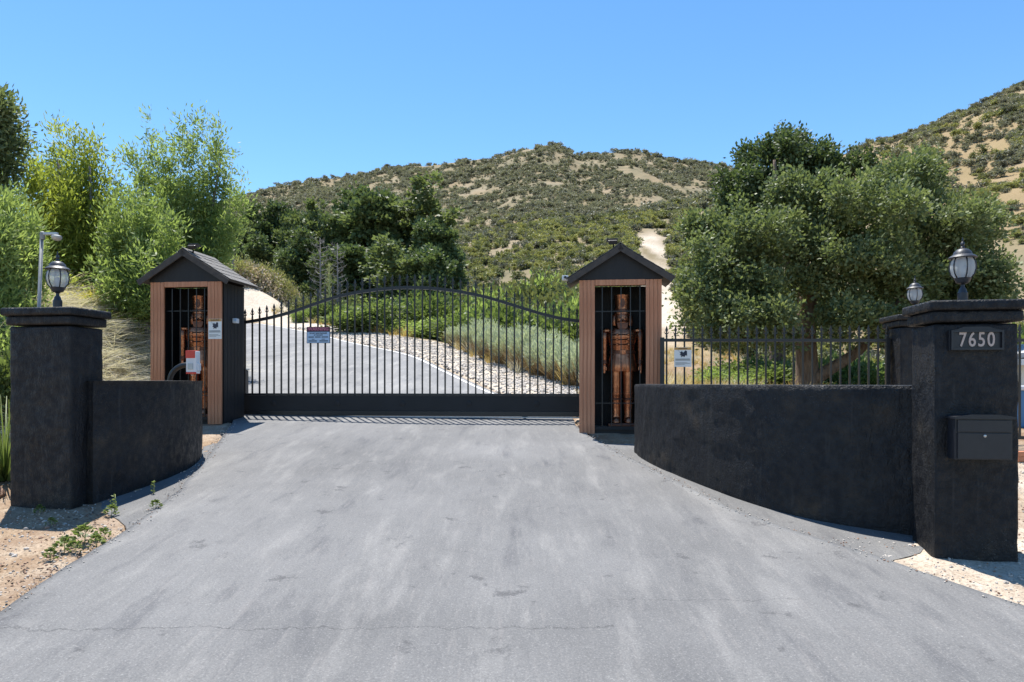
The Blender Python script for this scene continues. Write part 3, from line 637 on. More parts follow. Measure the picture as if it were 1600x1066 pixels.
# ------------------------------------------------------------------ nutcracker statues
def nutcracker(label, loc, yaw):
    r = empty('nutcracker_statue', loc, yaw, label, 'statue', 'nutcracker soldiers in the huts')
    c, d = M['copper'], M['copper_dark']
    link('pedestal', boxm('pedestal', (0, 0, .04), (.44, .36, .08), .02), d, r)
    for s in (-1, 1):
        bt = link('boot', lathem('boot', [(.075, .08), (.085, .10), (.08, .16), (.072, .22), (.08, .40), (.088, .50), (.094, .515), (.094, .545), (.08, .55)], 18, (s * .095, -.01, 0), True, 1, 1.05), c, r)
        link('toe', lathem('toe', [(.06, .08), (.075, .09), (.072, .13), (.045, .165), (.01, .175)], 14, (s * .095, -.085, 0), True, 1, 1.25), c, bt)
        link('boot_band', lathem('boot_band', [(.094, .43), (.099, .435), (.099, .455), (.094, .46)], 18, (s * .095, -.01, 0)), d, bt)
        link('leg', lathem('leg', [(.082, .54), (.086, .70), (.092, .85), (.09, .92)], 18, (s * .093, 0, 0)), c, r)
    link('coat_skirt', lathem('coat_skirt', [(.232, .87), (.238, .885), (.222, 1.00), (.205, 1.10), (.196, 1.15), (.10, 1.16)], 24, (0, 0, 0), True, 1, .8), c, r)
    link('belt', lathem('belt', [(.196, 1.14), (.207, 1.145), (.207, 1.185), (.196, 1.19)], 24, (0, 0, 0), True, 1, .8), d, r)
    link('buckle', boxm('buckle', (0, -.17, 1.165), (.09, .02, .07), .008), c, r)
    link('torso', lathem('torso', [(.19, 1.18), (.20, 1.26), (.225, 1.38), (.228, 1.45), (.20, 1.51), (.12, 1.545), (.085, 1.56)], 24, (0, 0, 0), True, 1, .78), c, r)
    for k in range(3):
        link('braid', lathem('braid', [(.209 + .008 * k, 1.27 + .075 * k), (.219 + .008 * k, 1.278 + .075 * k), (.209 + .008 * k, 1.288 + .075 * k)], 24, (0, 0, 0), False, .98, .80), d, r)
        for s in (-1, 1): link('button', lathem('button', [(.02, 0), (.02, .012), (.01, .02)], 10), c, r, (s * .085, -.165 - .004 * k, 1.279 + .075 * k), (R(90), 0, 0))
    for s in (-1, 1):
        link('epaulette', lathem('epaulette', [(.075, 1.475), (.085, 1.485), (.085, 1.51), (.06, 1.53), (.02, 1.54)], 14, (s * .245, 0, 0)), c, r)
        ar = link('arm', lathem('arm', [(.035, .96), (.042, 1.0), (.045, 1.18), (.052, 1.36), (.06, 1.46), (.04, 1.49)], 14, (s * .275, -.01, 0)), c, r)
        link('cuff', lathem('cuff', [(.048, .985), (.054, .99), (.054, 1.04), (.046, 1.045)], 14, (s * .275, -.01, 0)), d, ar)
        hd = bmesh.new(); bx(hd, (s * .275, -.012, .925), (.05, .07, .085), None, .014)
        for fz, fy in ((0, -.026), (0, -.009), (0, .009), (0, .025)): bx(hd, (s * .275, -.012 + fy, .868), (.03, .014, .05), None, .004)
        bx(hd, (s * .25, -.048, .915), (.02, .02, .055), None, .005)
        link('hand', fin(hd, 'hand'), c, ar)
    head = link('head', lathem('head', [(.07, 1.54), (.10, 1.56), (.118, 1.62), (.118, 1.70), (.11, 1.75)], 20, (0, -.005, 0), True, 1, .95), c, r)
    bm = bmesh.new(); prism(bm, [(-.085, 1.615), (.085, 1.615), (.07, 1.54), (.03, 1.50), (-.03, 1.50), (-.07, 1.54)], (-.135, -.09)); link('beard', fin(bm, 'beard'), d, head)
    for s in (-1, 1):
        link('moustache', tubem('moustache', [(0, -.122, 1.635), (s * .03, -.126, 1.645), (s * .06, -.118, 1.632), (s * .078, -.10, 1.645)], [.012, .014, .011, .005], 8), d, head)
        link('eye', lathem('eye', [(.015, 0), (.013, .008), (.004, .012)], 10), d, head, (s * .042, -.106, 1.69), (R(90), 0, 0))
        link('hair', lathem('hair', [(.02, 1.56), (.05, 1.58), (.058, 1.65), (.05, 1.72), (.03, 1.75)], 12, (s * .112, .02, 0)), c, head)
    link('nose', lathem('nose', [(.014, 0), (.018, .015), (.010, .035)], 10), c, head, (0, -.108, 1.66), (R(80), 0, 0))
    hat = link('hat', lathem('hat', [(.118, 1.745), (.13, 1.75), (.13, 1.775), (.115, 1.785), (.112, 1.86), (.118, 1.96), (.126, 2.02), (.128, 2.045), (.11, 2.05)], 24), c, r)
    link('hat_band', lathem('hat_band', [(.114, 1.79), (.119, 1.795), (.119, 1.825), (.114, 1.83)], 24), d, hat)
    bm = bmesh.new(); prism(bm, [(0, 1.84), (.04, 1.90), (.025, 1.97), (0, 1.99), (-.025, 1.97), (-.04, 1.90)], (-.132, -.108)); link('hat_badge', fin(bm, 'hat_badge'), d, hat)
    return r
def in_hut(h, dx, dy): return h.matrix_basis @ Vector((dx, dy, .07))
nutcracker('copper coloured nutcracker statue standing full length in the hut by the fence', in_hut(hutR, .05, .36), YAW)
nutcracker('copper nutcracker statue partly hidden behind the red and white box', in_hut(hutL, .02, .36), YAW + R(14))

# ------------------------------------------------------------------ gate and fence
GA = Vector((-4.86, 12.0, 0)); GB = Vector((1.12, 11.44, 0)); gd = (GB - GA); GL = gd.length; gyaw = math.atan2(gd.y, gd.x)
gz = float(base_rel(11.72)) + E
gate = empty('sliding_gate', (GA.x, GA.y, gz), gyaw, 'black iron sliding gate with arched top between the huts', 'gate')
AR = [(372, 508), (410, 500), (456, 488), (480, 480), (515, 466), (539, 460), (575, 454), (611, 450), (645, 448.5), (695, 452), (732, 458), (757, 463), (796, 475), (832, 487), (871, 497), (898, 503)]
def gate_u(px):   # where a column meets the gate plane
    k = (px - 800) / F; t = (k * GA.y - GA.x) / (gd.x - k * gd.y); return t * GL, GA.y + t * gd.y
ua = []; za = []
for px_, py_ in AR:
    u_, yy = gate_u(px_); ua.append(u_); za.append((597 - py_) / F * yy + E - gz)
ua = np.array(ua); za = np.array(za); ua[0] = -.2
def arch(u): return float(np.interp(u, ua, za))
us = np.linspace(-.1, GL + .05, 61); zs = np.interp(us, ua, za); zs = np.convolve(np.pad(zs, 3, mode='edge'), np.ones(7) / 7, 'valid')
bm = bmesh.new(); prev = None
for u_, z_ in zip(us, zs):
    rg_ = [bm.verts.new((u_, sy, z_ + sz)) for sy, sz in ((-.022, -.026), (.022, -.026), (.022, .026), (-.022, .026))]
    if prev:
        for k in range(4): bm.faces.new((prev[k], prev[(k + 1) % 4], rg_[(k + 1) % 4], rg_[k]))
    else: bm.faces.new(rg_[::-1])
    prev = rg_
bm.faces.new(prev); link('arched_top_rail', fin(bm, 'arched_top_rail'), M['iron'], gate)
zp0, zp1 = .115, .375
link('bottom_rail', boxm('bottom_rail', (GL / 2 - .03, 0, zp1 + .021), (GL + .1, .05, .04), .004), M['iron'], gate)
link('kick_panel', boxm('kick_panel', (GL / 2 - .03, 0, (zp0 + zp1) / 2), (GL + .1, .036, zp1 - zp0), .003), M['panel'], gate)
link('base_channel', boxm('base_channel', (GL / 2 - .03, 0, .072), (GL + .1, .06, .084), .004), M['iron'], gate)
for i in range(5): link('panel_boss', lathem('panel_boss', [(.05, 0), (.05, .006), (.035, .011)], 14), M['panel'], gate, (.7 + i * 1.15, -.018, .245), (R(90), 0, 0))
for i in range(2): link('wheel', lathem('wheel', [(.05, -.015), (.045, 0), (.05, .015)], 16), M['iron'], gate, (.5 + i * 4.6, 0, .04), (R(90), 0, 0))
def finial_mesh():
    bm = bmesh.new(); lathe(bm, [(.009, 0), (.016, .012), (.016, .02), (.009, .03)], 8)
    prism(bm, [(0, .17), (.012, .13), (.021, .105), (.010, .075), (.010, .028), (-.010, .028), (-.010, .075), (-.021, .105), (-.012, .13)], (-.008, .008))
    for s in (-1, 1): prism(bm, [(s * .008, .055), (s * .026, .068), (s * .037, .092), (s * .031, .062), (s * .020, .045), (s * .008, .04)], (-.005, .005))
    return fin(bm, 'finial')
FIN = finial_mesh(); FIN.materials.append(M['iron'])
sp = .1318; n_p = int(GL / sp) + 1
for i in range(n_p):
    u_ = .045 + i * sp
    if u_ > GL + .03: break
    zt = float(np.interp(u_, us, zs)) + .075
    pk = link('picket', boxm('picket', (0, 0, (zt - zp1) / 2), (.024, .024, zt - zp1)), M['iron'], gate, (u_, 0, zp1))
    link('finial', FIN, None, pk, (0, 0, zt - zp1 - .01))
tr = tag(link('gate_track', boxm('gate_track', (0, 0, 0), (GL + .6, .05, .022), .004), M['galv']), 'steel ground rail under the sliding gate', 'gate track')
tr.location = ((GA.x + GB.x) / 2, (GA.y + GB.y) / 2, gz + .014); tr.rotation_euler = (0, 0, gyaw)

def picket_fence(label, A, B, zA, zB, hA, hB, n, endposts, bottom=.12):
    A = Vector(A); B = Vector(B); d = B - A; L = d.length; yaw = math.atan2(d.y, d.x)
    r = empty('picket_fence', (A.x, A.y, zA), yaw, label, 'fence', 'black iron picket fences')
    sl = (zB - zA) / L; hs = (hB - hA) / L
    def rail(name, h0, h1):
        bm = bmesh.new(); vs = []
        for u in (0, L):
            zc = sl * u + (h0 if u == 0 else h1); vs.append([bm.verts.new((u, sy, zc + sz)) for sy, sz in ((-.02, -.022), (.02, -.022), (.02, .022), (-.02, .022))])
        for k in range(4): bm.faces.new((vs[0][k], vs[0][(k + 1) % 4], vs[1][(k + 1) % 4], vs[1][k]))
        bm.faces.new(vs[0][::-1]); bm.faces.new(vs[1]); link(name, fin(bm, name), M['iron'], r)
    rail('top_rail', hA, hB); rail('bottom_rail', bottom, bottom)
    for i in range(n):
        u = L * (i + .5) / n; h = hA + hs * u + .055; z0 = sl * u + bottom
        pk = link('picket', boxm('picket', (0, 0, (h - bottom) / 2), (.023, .023, h - bottom)), M['iron'], r, (u, 0, z0))
        link('finial', FIN, None, pk, (0, 0, h - bottom - .01))
    for u in endposts:
        h = hA + hs * u + .04; link('post', boxm('post', (u, 0, sl * u + h / 2 - .05), (.06, .055, h + .1), .004), M['iron'], r)
    return r
zf0 = float(base_rel(9.97)) + E; zf1 = float(base_rel(9.42)) + E
picket_fence('black iron picket fence with spear tops joining the hut and a pillar', (2.20, 10.0, 0), (5.36, 9.62, 0), zf0, zf1, E + .612 - zf0, E + .585 - zf1, 25, (.0, 3.12))
zf2 = float(base_rel(9.33)) + E; zf3 = float(base_rel(8.93)) + E
picket_fence('iron picket fence continuing outward beyond the pillars', (5.90, 9.50, 0), (9.7, 9.08, 0), zf2, zf3, E + .58 - zf2, E + .56 - zf3, 30, (.03, 3.75))

# ------------------------------------------------------------------ signs
def strip_lines(parent, rows, y, mat):
    for (x0, x1, z, h) in rows: link('print_line', boxm('print_line', ((x0 + x1) / 2, y, z), (x1 - x0, .002, h)), mat, parent)
u0, y0_ = gate_u(480); u1, y1_ = gate_u(516.5); uc = (u0 + u1) / 2; sw = u1 - u0; yy = (y0_ + y1_) / 2
zt = (597 - 511) / F * yy + E - gz; zb = (597 - 536.5) / F * yy + E - gz; sh = zt - zb
gp = gate.matrix_basis @ Vector((uc, -.022, zb))
sg = empty('warning_sign', gp, gyaw, 'maroon and pale blue warning sign on the gate pickets', 'sign')
link('plate', boxm('plate', (0, 0, sh / 2), (sw, .006, sh)), M['ink'], sg)
link('heading_panel', boxm('heading_panel', (0, -.005, sh * .86), (sw * .97, .004, sh * .25)), M['sign_maroon'], sg)
link('notice_panel', boxm('notice_panel', (0, -.005, sh * .36), (sw * .95, .004, sh * .66)), M['sign_blue'], sg)
text('lettering', 'WARNING', sh * .27, M['sign_pink'], sg, (0, -.008, sh * .86), sx=.98, bold=.001)
text('lettering', 'DO NOT LEAVE PACKAGES', sh * .105, M['ink'], sg, (0, -.008, sh * .605), sx=.85, bold=.001)
text('lettering', 'AT THE GATE', sh * .10, M['ink'], sg, (0, -.008, sh * .49), sx=.9, bold=.001)
strip_lines(sg, [(-sw * .42, -sw * .18, sh * .375, sh * .055), (-sw * .14, sw * .10, sh * .375, sh * .055), (sw * .14, sw * .42, sh * .375, sh * .055), (-sw * .28, -sw * .16, sh * .24, sh * .035), (sw * .14, sw * .28, sh * .24, sh * .035),
                 (-sw * .42, -sw * .06, sh * .135, sh * .06), (sw * .05, sw * .42, sh * .135, sh * .06)], -.008, M['ink'])
def cam_sign(label, loc, yaw, wd, ht):
    s = empty('security_sign', loc, yaw, label, 'sign', 'white security notices')
    link('plate', boxm('plate', (0, 0, ht / 2), (wd, .006, ht), .001), M['sign_white'], s)
    link('heading_band', boxm('heading_band', (0, -.0045, ht * .93), (wd * .97, .004, ht * .12)), M['sign_yellow'], s)
    text('lettering', 'WARNING', ht * .10, M['ink'], s, (0, -.007, ht * .93), sx=.95)
    pg = [(-.30, .86), (-.18, .74), (-.06, .80), (.02, .72), (.12, .80), (.16, .84), (.26, .80), (.27, .56), (.17, .60), (.10, .50), (.0, .545), (-.12, .49), (-.10, .58), (-.20, .60), (-.14, .68)]
    link('pictogram', prismm('pictogram', [(x * wd * .9, z * ht) for x, z in pg], -.0065, -.0035), M['ink'], s)
    strip_lines(s, [(-wd * .43, wd * .40, ht * .40, ht * .026), (-wd * .43, wd * .43, ht * .345, ht * .026), (-wd * .43, wd * .25, ht * .22, ht * .012), (-wd * .43, wd * .40, ht * .17, ht * .012), (-wd * .43, wd * .10, ht * .12, ht * .012)], -.0045, M['ink'])
    return s
lp = hutL.matrix_basis @ Vector((.505, -.034, .0)); 
cam_sign('white security notice nailed to a redwood post of the hut', (lp.x, lp.y, E + (597 - 530) / F * 11.05), YAW, .225, .325)
cam_sign('white security notice hung on the picket fence', (2.48, 9.91, E + (597 - 573.5) / F * 9.93), YAW - R(4.5), .245, .285)

# ------------------------------------------------------------------ small fittings
g = empty('gooseneck_stand', (-4.74, 9.45, float(base_rel(9.45)) + E), 0, 'curved black gooseneck tube rising behind the left wall', 'gooseneck')
zt_ = E + .235 - g.location.z
gp = [(0, 0, -.05), (0, 0, zt_ - .24)] + [(.24 - .24 * math.cos(a), 0, zt_ - .24 + .24 * math.sin(a)) for a in np.linspace(.15, math.pi / 2, 8)] + [(.29, 0, zt_)]
link('tube', tubem('tube', gp, .038, 12), M['iron'], g); link('foot_plate', boxm('foot_plate', (0, 0, .005), (.2, .2, .012)), M['iron'], g)
k = empty('key_box', (-4.40, 9.42, E + .115), R(-8), 'red and white box on the end of the gooseneck', 'box')
link('body', boxm('body', (0, 0, .155), (.155, .09, .31), .008), M['white_plastic'], k)
link('red_top', boxm('red_top', (-.012, -.004, .265), (.14, .096, .105), .008), M['red'], k)
link('red_base', boxm('red_base', (0, -.003, .010), (.150, .094, .026), .005), M['red'], k)
link('keypad', boxm('keypad', (-.01, -.048, .10), (.075, .010, .085), .003), M['galv'], k); link('side_clip', boxm('side_clip', (.085, 0, .09), (.03, .06, .10), .006), M['white_plastic'], k)
link('padlock_ring', tubem('padlock_ring', [(.016 * math.cos(a), -.02, -.012 + .016 * math.sin(a)) for a in np.linspace(0, 6.28, 13)], .004, 6), M['galv'], k)
b = pix(55, 475, 9.6); tp = pix(65, 372, 9.6); gz_ = Gs(b.x, 9.6)
c = empty('camera_pole', (b.x, 9.6, gz_), 0, 'galvanised pole with a white camera arm behind the left pillar', 'camera pole')
L_ = tp - Vector((b.x, 9.6, gz_))
link('pole', tubem('pole', [(-.03, 0, -.3), (L_.x, 0, L_.z)], .024, 10), M['pole_grey'], c); link('pole_cap', lathem('pole_cap', [(.028, 0), (.032, .01), (.032, .10), (.015, .11)], 12), M['pole_grey'], c, (L_.x + .01, 0, L_.z - .02))
link('arm', boxm('arm', (L_.x + .12, 0, L_.z + .06), (.21, .045, .036), .008), M['galv'], c); link('camera_dome', lathem('camera_dome', [(.025, -.05), (.052, -.035), (.066, -.012), (.066, .015), (.04, .026)], 18, (L_.x + .21, 0, L_.z + .012)), M['galv'], c)
pl = pix(228, 560, 11.9); s_ = empty('path_light', (pl.x, 11.9, Gs(pl.x, 11.9)), 0, 'small black stake light on the straw bank', 'path light')
link('stake', tubem('stake', [(0, 0, -.05), (.03, 0, .26)], .016, 8), M['iron'], s_); link('lamp_head', lathem('lamp_head', [(.03, .25), (.045, .26), (.045, .30), (.02, .315)], 12, (.033, 0, 0)), M['galv'], s_)
ob = empty('gate_operator', (-5.35, 13.25, float(base_rel(13.25)) + E), R(-6), 'dark gate operator box on a pale pad behind the gate', 'gate motor')
link('concrete_pad', boxm('concrete_pad', (0, 0, .03), (.6, .5, .14), .01), M['white_metal'], ob); link('housing', boxm('housing', (0, 0, .36), (.36, .30, .52), .03), M['mail'], ob); link('cover_lid', boxm('cover_lid', (0, 0, .635), (.38, .32, .03), .01), M['galv'], ob)
sl = hutL.matrix_basis @ Vector((.612, .36, 1.70)); s_ = empty('hut_sensor', sl, YAW, 'small white sensor light on the side of the hut', 'sensor')
link('housing', boxm('housing', (.035, 0, 0), (.07, .10, .08), .01), M['white_plastic'], s_); link('lens', boxm('lens', (.05, -.055, .012), (.05, .012, .045), .004), M['sign_blue'], s_)
sl = hutR.matrix_basis @ Vector((-.80, .10, 2.34)); s_ = empty('eave_camera', sl, YAW, 'small white camera under the eave of the hut beside the gate', 'camera')
link('body', boxm('body', (-.02, 0, .02), (.10, .12, .07), .012), M['white_plastic'], s_); link('lens', lathem('lens', [(.02, 0), (.02, .02), (.012, .022)], 12), M['iron'], s_, (-.02, -.06, .02), (R(90), 0, 0))

# ------------------------------------------------------------------ buildings far right
def house(label, loc, yaw, W_, D_, Hw, rise, m_wall, m_roof):
    r = empty('outbuilding', loc, yaw, label, 'building'); 
    link('wall', boxm('wall', (0, 0, Hw / 2 - .3), (W_, D_, Hw + .6)), m_wall, r)
    rf = link('roof', prismm('roof', [(-W_ / 2 - .35, Hw - .06), (-W_ / 2 - .35, Hw + .06), (0, Hw + rise), (W_ / 2 + .35, Hw + .06), (W_ / 2 + .35, Hw - .06), (0, Hw + rise - .14)], -D_ / 2 - .3, D_ / 2 + .3), m_roof, r)
    link('fascia_board', boxm('fascia_board', (0, -D_ / 2 - .32, Hw - .04), (W_ + .7, .03, .16)), M['white_metal'], r)
    for x in (-W_ / 4, W_ / 4):
        wn = link('window', boxm('window', (x, -D_ / 2 - .01, Hw * .55), (1.0, .05, .9)), M['white_metal'], r); link('pane', boxm('pane', (x, -D_ / 2 - .04, Hw * .55), (.86, .02, .76)), M['mail'], wn)
    return r
house('low pale building with a grey roof behind the picket fence', (18.5, 30, Gs(18.5, 30)), R(-90 + 15), 6, 5, E + .05 - Gs(18.5, 30), .75, M['cream_wall'], M['roof_grey'])
house('pale building seen past the outer edge of the numbered pillar', (15.4, 19.5, Gs(15.4, 19.5)), R(-6), 5, 4, E + .55 - Gs(15.4, 19.5), .6, M['cream_wall'], M['roof_grey'])
tk = empty('blue_container', (8.9, 11.4, Gs(8.9, 11.4)), R(-4), 'low blue container beyond the short fence', 'container')
link('body', boxm('body', (0, 0, .30), (1.6, .8, .62), .04), M['blue_side'], tk); link('rim', boxm('rim', (0, 0, .64), (1.68, .88, .07), .02), M['white_metal'], tk)
tk = empty('brick_stack', (6.45, 8.4, Gs(6.45, 8.4)), R(10), 'small stack of terracotta bricks on the gravel', 'bricks')
bk = boxm('brick', (0, 0, 0), (.20, .095, .06), .004)
for i in range(9): link('brick', bk, M['terracotta'], tk, ((i % 3) * .21 - .2, (i // 6) * .11, .03 + ((i // 3) % 2) * .063))

# ------------------------------------------------------------------ trees
def trunk_mesh(name, paths, n=9):
    bm = bmesh.new()
    for pts, rad in paths: tube(bm, [tuple(p) for p in catmull(pts, 4)], np.interp(np.linspace(0, 1, (len(pts) - 1) * 4 + 1), np.linspace(0, 1, len(rad)), rad), n)
    return fin(bm, name, True)
# big oak
ox, oy = 9.0, 21.0; oz = Gs(ox, oy) - .1
oak = empty('oak_tree', (ox, oy, oz), 0, 'large spreading oak tree behind the picket fence', 'tree')
zr = E - oz      # eye level in local z
def ol(px, py, Y=21.0): v = pix(px, py, Y); return (v.x - ox, v.y - oy, v.z - oz)
oak_tr = [([(0, 0, -.3), ol(1262, 600), ol(1260, 540), ol(1262, 470), ol(1275, 420, 20.6), ol(1290, 340, 20.6)], [.44, .36, .31, .27, .20, .09]),
          ([ol(1262, 600), ol(1300, 575, 20.6), ol(1345, 545, 20.4), ol(1400, 480, 20.4), ol(1450, 400, 20.4)], [.22, .18, .15, .10, .05]),
          ([ol(1262, 560), ol(1235, 500, 21.2), ol(1180, 430, 21.4), ol(1130, 390, 21.4)], [.24, .18, .12, .05]),
          ([ol(1262, 480), ol(1230, 400, 21.6), ol(1215, 320, 22), ol(1210, 250, 22)], [.22, .16, .10, .04]),
          ([ol(1270, 430), ol(1340, 380, 22), ol(1400, 320, 22.4)], [.18, .12, .05]), ([(0, 0, 0), (.6, -.4, -.2)], [.4, .1]), ([(0, 0, 0), (-.6, -.2, -.2)], [.4, .1])]
link('trunk', trunk_mesh('trunk', oak_tr), M['bark'], oak)
def ob_(px, py, rxp, rzp, Y=21.0, ry=1.6): v = ol(px, py, Y); s = Y / F; return (*v, rxp * s, ry, rzp * s)
oakb = [ob_(1390, 300, 70, 50, 22), ob_(1280, 330, 85, 60, 20.6, 1.8), ob_(1370, 350, 90, 70, 20.4, 2), ob_(1450, 360, 80, 70, 21, 1.9),
        ob_(1500, 400, 55, 70, 21, 1.6), ob_(1420, 430, 90, 60, 20.2, 1.9), ob_(1320, 430, 90, 55, 19.8, 1.6), ob_(1220, 400, 75, 70, 20, 1.6), ob_(1140, 370, 62, 55, 20.8, 1.5), ob_(1110, 430, 55, 62, 20.6, 1.4), ob_(1160, 475, 70, 50, 20, 1.4),
        ob_(1250, 470, 60, 36, 22.4, 1.2), ob_(1480, 470, 60, 45, 21.6, 1.6), ob_(1355, 490, 75, 34, 22, 1.4), ob_(1130, 500, 50, 40, 19.4, 1.2), ob_(1200, 508, 60, 36, 19.2, 1.2), ob_(1330, 500, 60, 34, 19.0, 1.0), ob_(1410, 505, 60, 40, 19.2, 1.2), ob_(1490, 510, 55, 45, 19.6, 1.2), ob_(1085, 470, 30, 50, 20, 1.0), ob_(1545, 430, 30, 60, 20.5, 1.2), ob_(1440, 260, 26, 40, 22.2, .7), ob_(1535, 350, 26, 40, 21.4, .9)]
link('crown', crown('crown', subblobs(oakb, 15, .25, 77, .9), 125000, .13, .082, M['oak_leaf'], 5, 45, .17, .25, .35, .4), None, oak)
bx_, by_ = (1215 - 800) / F * 26.5, 26.5; bz_ = Gs(bx_, by_) - .1
oak2 = empty('oak_tree', (bx_, by_, bz_), 0, 'darker taller oak rising behind the large spreading oak', 'tree')
def o2(px, py, Y=26.5): v = pix(px, py, Y); return (v.x - bx_, v.y - by_, v.z - bz_)
link('trunk', trunk_mesh('trunk', [([(0, 0, -.3), o2(1215, 500), o2(1210, 400), o2(1212, 270)], [.34, .28, .2, .07]), ([o2(1214, 420), o2(1260, 340), o2(1330, 262, 26)], [.16, .1, .04]), ([o2(1214, 400), o2(1170, 340), o2(1150, 300)], [.14, .09, .04])]), M['bark'], oak2)
o2b = [(*o2(a, b_, 26.5 + dy), rx * 26.5 / F, ry, rz * 26.5 / F) for a, b_, rx, rz, dy, ry in ((1205, 255, 62, 45, 0, 1.5), (1160, 295, 42, 42, 0, 1.2), (1250, 240, 40, 32, .4, 1.1), (1292, 252, 34, 30, 0, 1.0), (1345, 256, 26, 18, 0, .7), (1200, 320, 70, 50, 0, 1.6), (1150, 350, 40, 45, .3, 1.2), (1270, 300, 50, 45, .3, 1.3))]
link('crown', crown('crown', subblobs(o2b, 13, .26, 78, .9), 46000, .15, .095, M['dark_leaf'], 6, 45, .17, .25, .35, .4), None, oak2)
# narrow-leaved trees on the left bank
def bank_tree(label, px, Y, blobs, n, L, W, mat, seed, trunkpts, name='olive_tree', per=44, sig=.13, up=.6, hollow=.45):
    x = (px - 800) / F * Y; z = Gs(x, Y) - .05; t = empty(name, (x, Y, z), 0, label, 'tree', 'leafy trees on the left bank')
    def lc(a, b_, YY=Y): v = pix(a, b_, YY); return (v.x - x, v.y - Y, v.z - z)
    bl = []
    for a, b_, rx, rz, *rest in blobs:
        YY = Y + (rest[0] if rest else 0); s = YY / F; bl.append((*lc(a, b_, YY), rx * s, min(rx, rz) * s * 1.05, rz * s))
    link('trunk', trunk_mesh('trunk', [([(0, 0, -.2)] + [lc(*q) for q in path], rad) for path, rad in trunkpts], 7), M['bark_grey'], t)
    link('crown', crown('crown', (bl if len(bl) > 40 else subblobs(bl, 10, .30, seed, 1.9, 1.2)), n, L, W, mat, seed, per, sig, up, hollow, .3, .6), None, t)
    return t
rs = random.Random(4)
def feather(base, tops, seed):      # crown of separate upright leafy plumes with gaps between them
    q = random.Random(seed); out = []
    for (tx, ty) in tops:
        L_ = max(abs(base[1] - ty), 60); n = int(L_ / 13); dz = q.uniform(-1.1, 1.1)
        for k in range(n):
            t_ = .22 + .78 * k / (n - 1); r_ = 30 * (1 - t_) + 6; bend = t_ ** .7
            out.append((base[0] + (tx - base[0]) * bend + q.uniform(-.7, .7) * r_, base[1] + (ty - base[1]) * t_ + 12, r_ * q.uniform(.45, .75), q.uniform(15, 24), dz * t_ + q.uniform(-.3, .3)))
    return out
def spires(px0, px1, ytop, ybase, n, rx=10):   # upright feathery sprigs
    out = []
    for i in range(n):
        a = px0 + (px1 - px0) * (i + rs.random() * .8) / n; yt = ytop + rs.uniform(0, 45); out.append((a, (yt + ybase) / 2, rx * rs.uniform(.7, 1.3), (ybase - yt) / 2, rs.uniform(-.8, .8)))
    return out
bank_tree('tall feathery grey green tree standing behind the left hut', 290, 17.5,
          feather((285, 470), [(206, 225), (232, 176), (256, 196), (281, 188), (306, 178), (341, 180), (362, 215), (380, 275), (198, 300), (376, 335), (240, 300), (322, 255), (215, 360), (350, 390), (270, 340), (300, 330)], 3), 50000, .13, .036, M['olive_leaf'], 31,
          [([(285, 470), (280, 400), (262, 280)], [.13, .10, .07, .02]), ([(290, 480), (320, 380), (345, 250)], [.11, .08, .05, .02]), ([(280, 470), (240, 380), (225, 260)], [.10, .07, .05, .02])])
bank_tree('yellow green leafy tree with pointed sprigs above the left pillar lantern', 110, 15.5,
          feather((108, 440), [(38, 214), (62, 248), (91, 195), (117, 188), (147, 206), (172, 252), (18, 300), (184, 312), (100, 270), (60, 325), (140, 310), (25, 370), (175, 380)], 4), 42000, .13, .036, M['yellow_leaf'], 32,
          [([(105, 440), (100, 350), (90, 250)], [.13, .10, .06, .02]), ([(112, 430), (140, 340), (140, 260)], [.10, .07, .05, .02])])
bank_tree('dark tree cut off by the left edge of the view', -15, 13.5, [(-25, 200, 48, 50), (-50, 290, 60, 75), (-15, 260, 28, 50), (-60, 200, 50, 60), (-5, 180, 20, 22), (12, 168, 14, 12), (5, 235, 16, 16)], 24000, .13, .045, M['oak_leaf'], 33,
          [([(-20, 400), (-25, 300), (-30, 180)], [.15, .12, .08, .02])], up=.3)
bank_tree('bushy light green tree with a leaning trunk beside the hut', 236, 14.2,
          feather((228, 490), [(163, 330), (188, 300), (214, 288), (246, 308), (276, 330), (296, 390), (148, 400), (160, 450), (292, 445), (225, 375), (195, 390), (262, 400)], 5), 36000, .115, .034, M['olive_leaf'], 34,
          [([(232, 505), (215, 470), (200, 400)], [.11, .10, .08, .02]), ([(236, 505), (250, 450), (255, 380)], [.09, .07, .05, .02])])
bank_tree('tall bright green hedge tree filling the left edge behind the pillar', 5, 11.0, [(-10, 440, 60, 70), (20, 400, 36, 55, .6), (-40, 380, 60, 60), (10, 520, 40, 60), (-30, 560, 50, 60), (45, 430, 24, 40, .7)], 30000, .12, .030, M['olive_leaf'], 35,
          [([(0, 560), (0, 470), (5, 400)], [.08, .06, .04, .02])], name='hedge_tree')
bank_tree('shady dense tree between the yellow tree and the lantern', 130, 18.5, [(130, 390, 60, 70), (95, 420, 55, 50), (170, 420, 40, 50)], 14000, .17, .05, M['olive_leaf'], 36, [([(130, 480), (128, 420), (128, 340)], [.12, .1, .06, .02])])
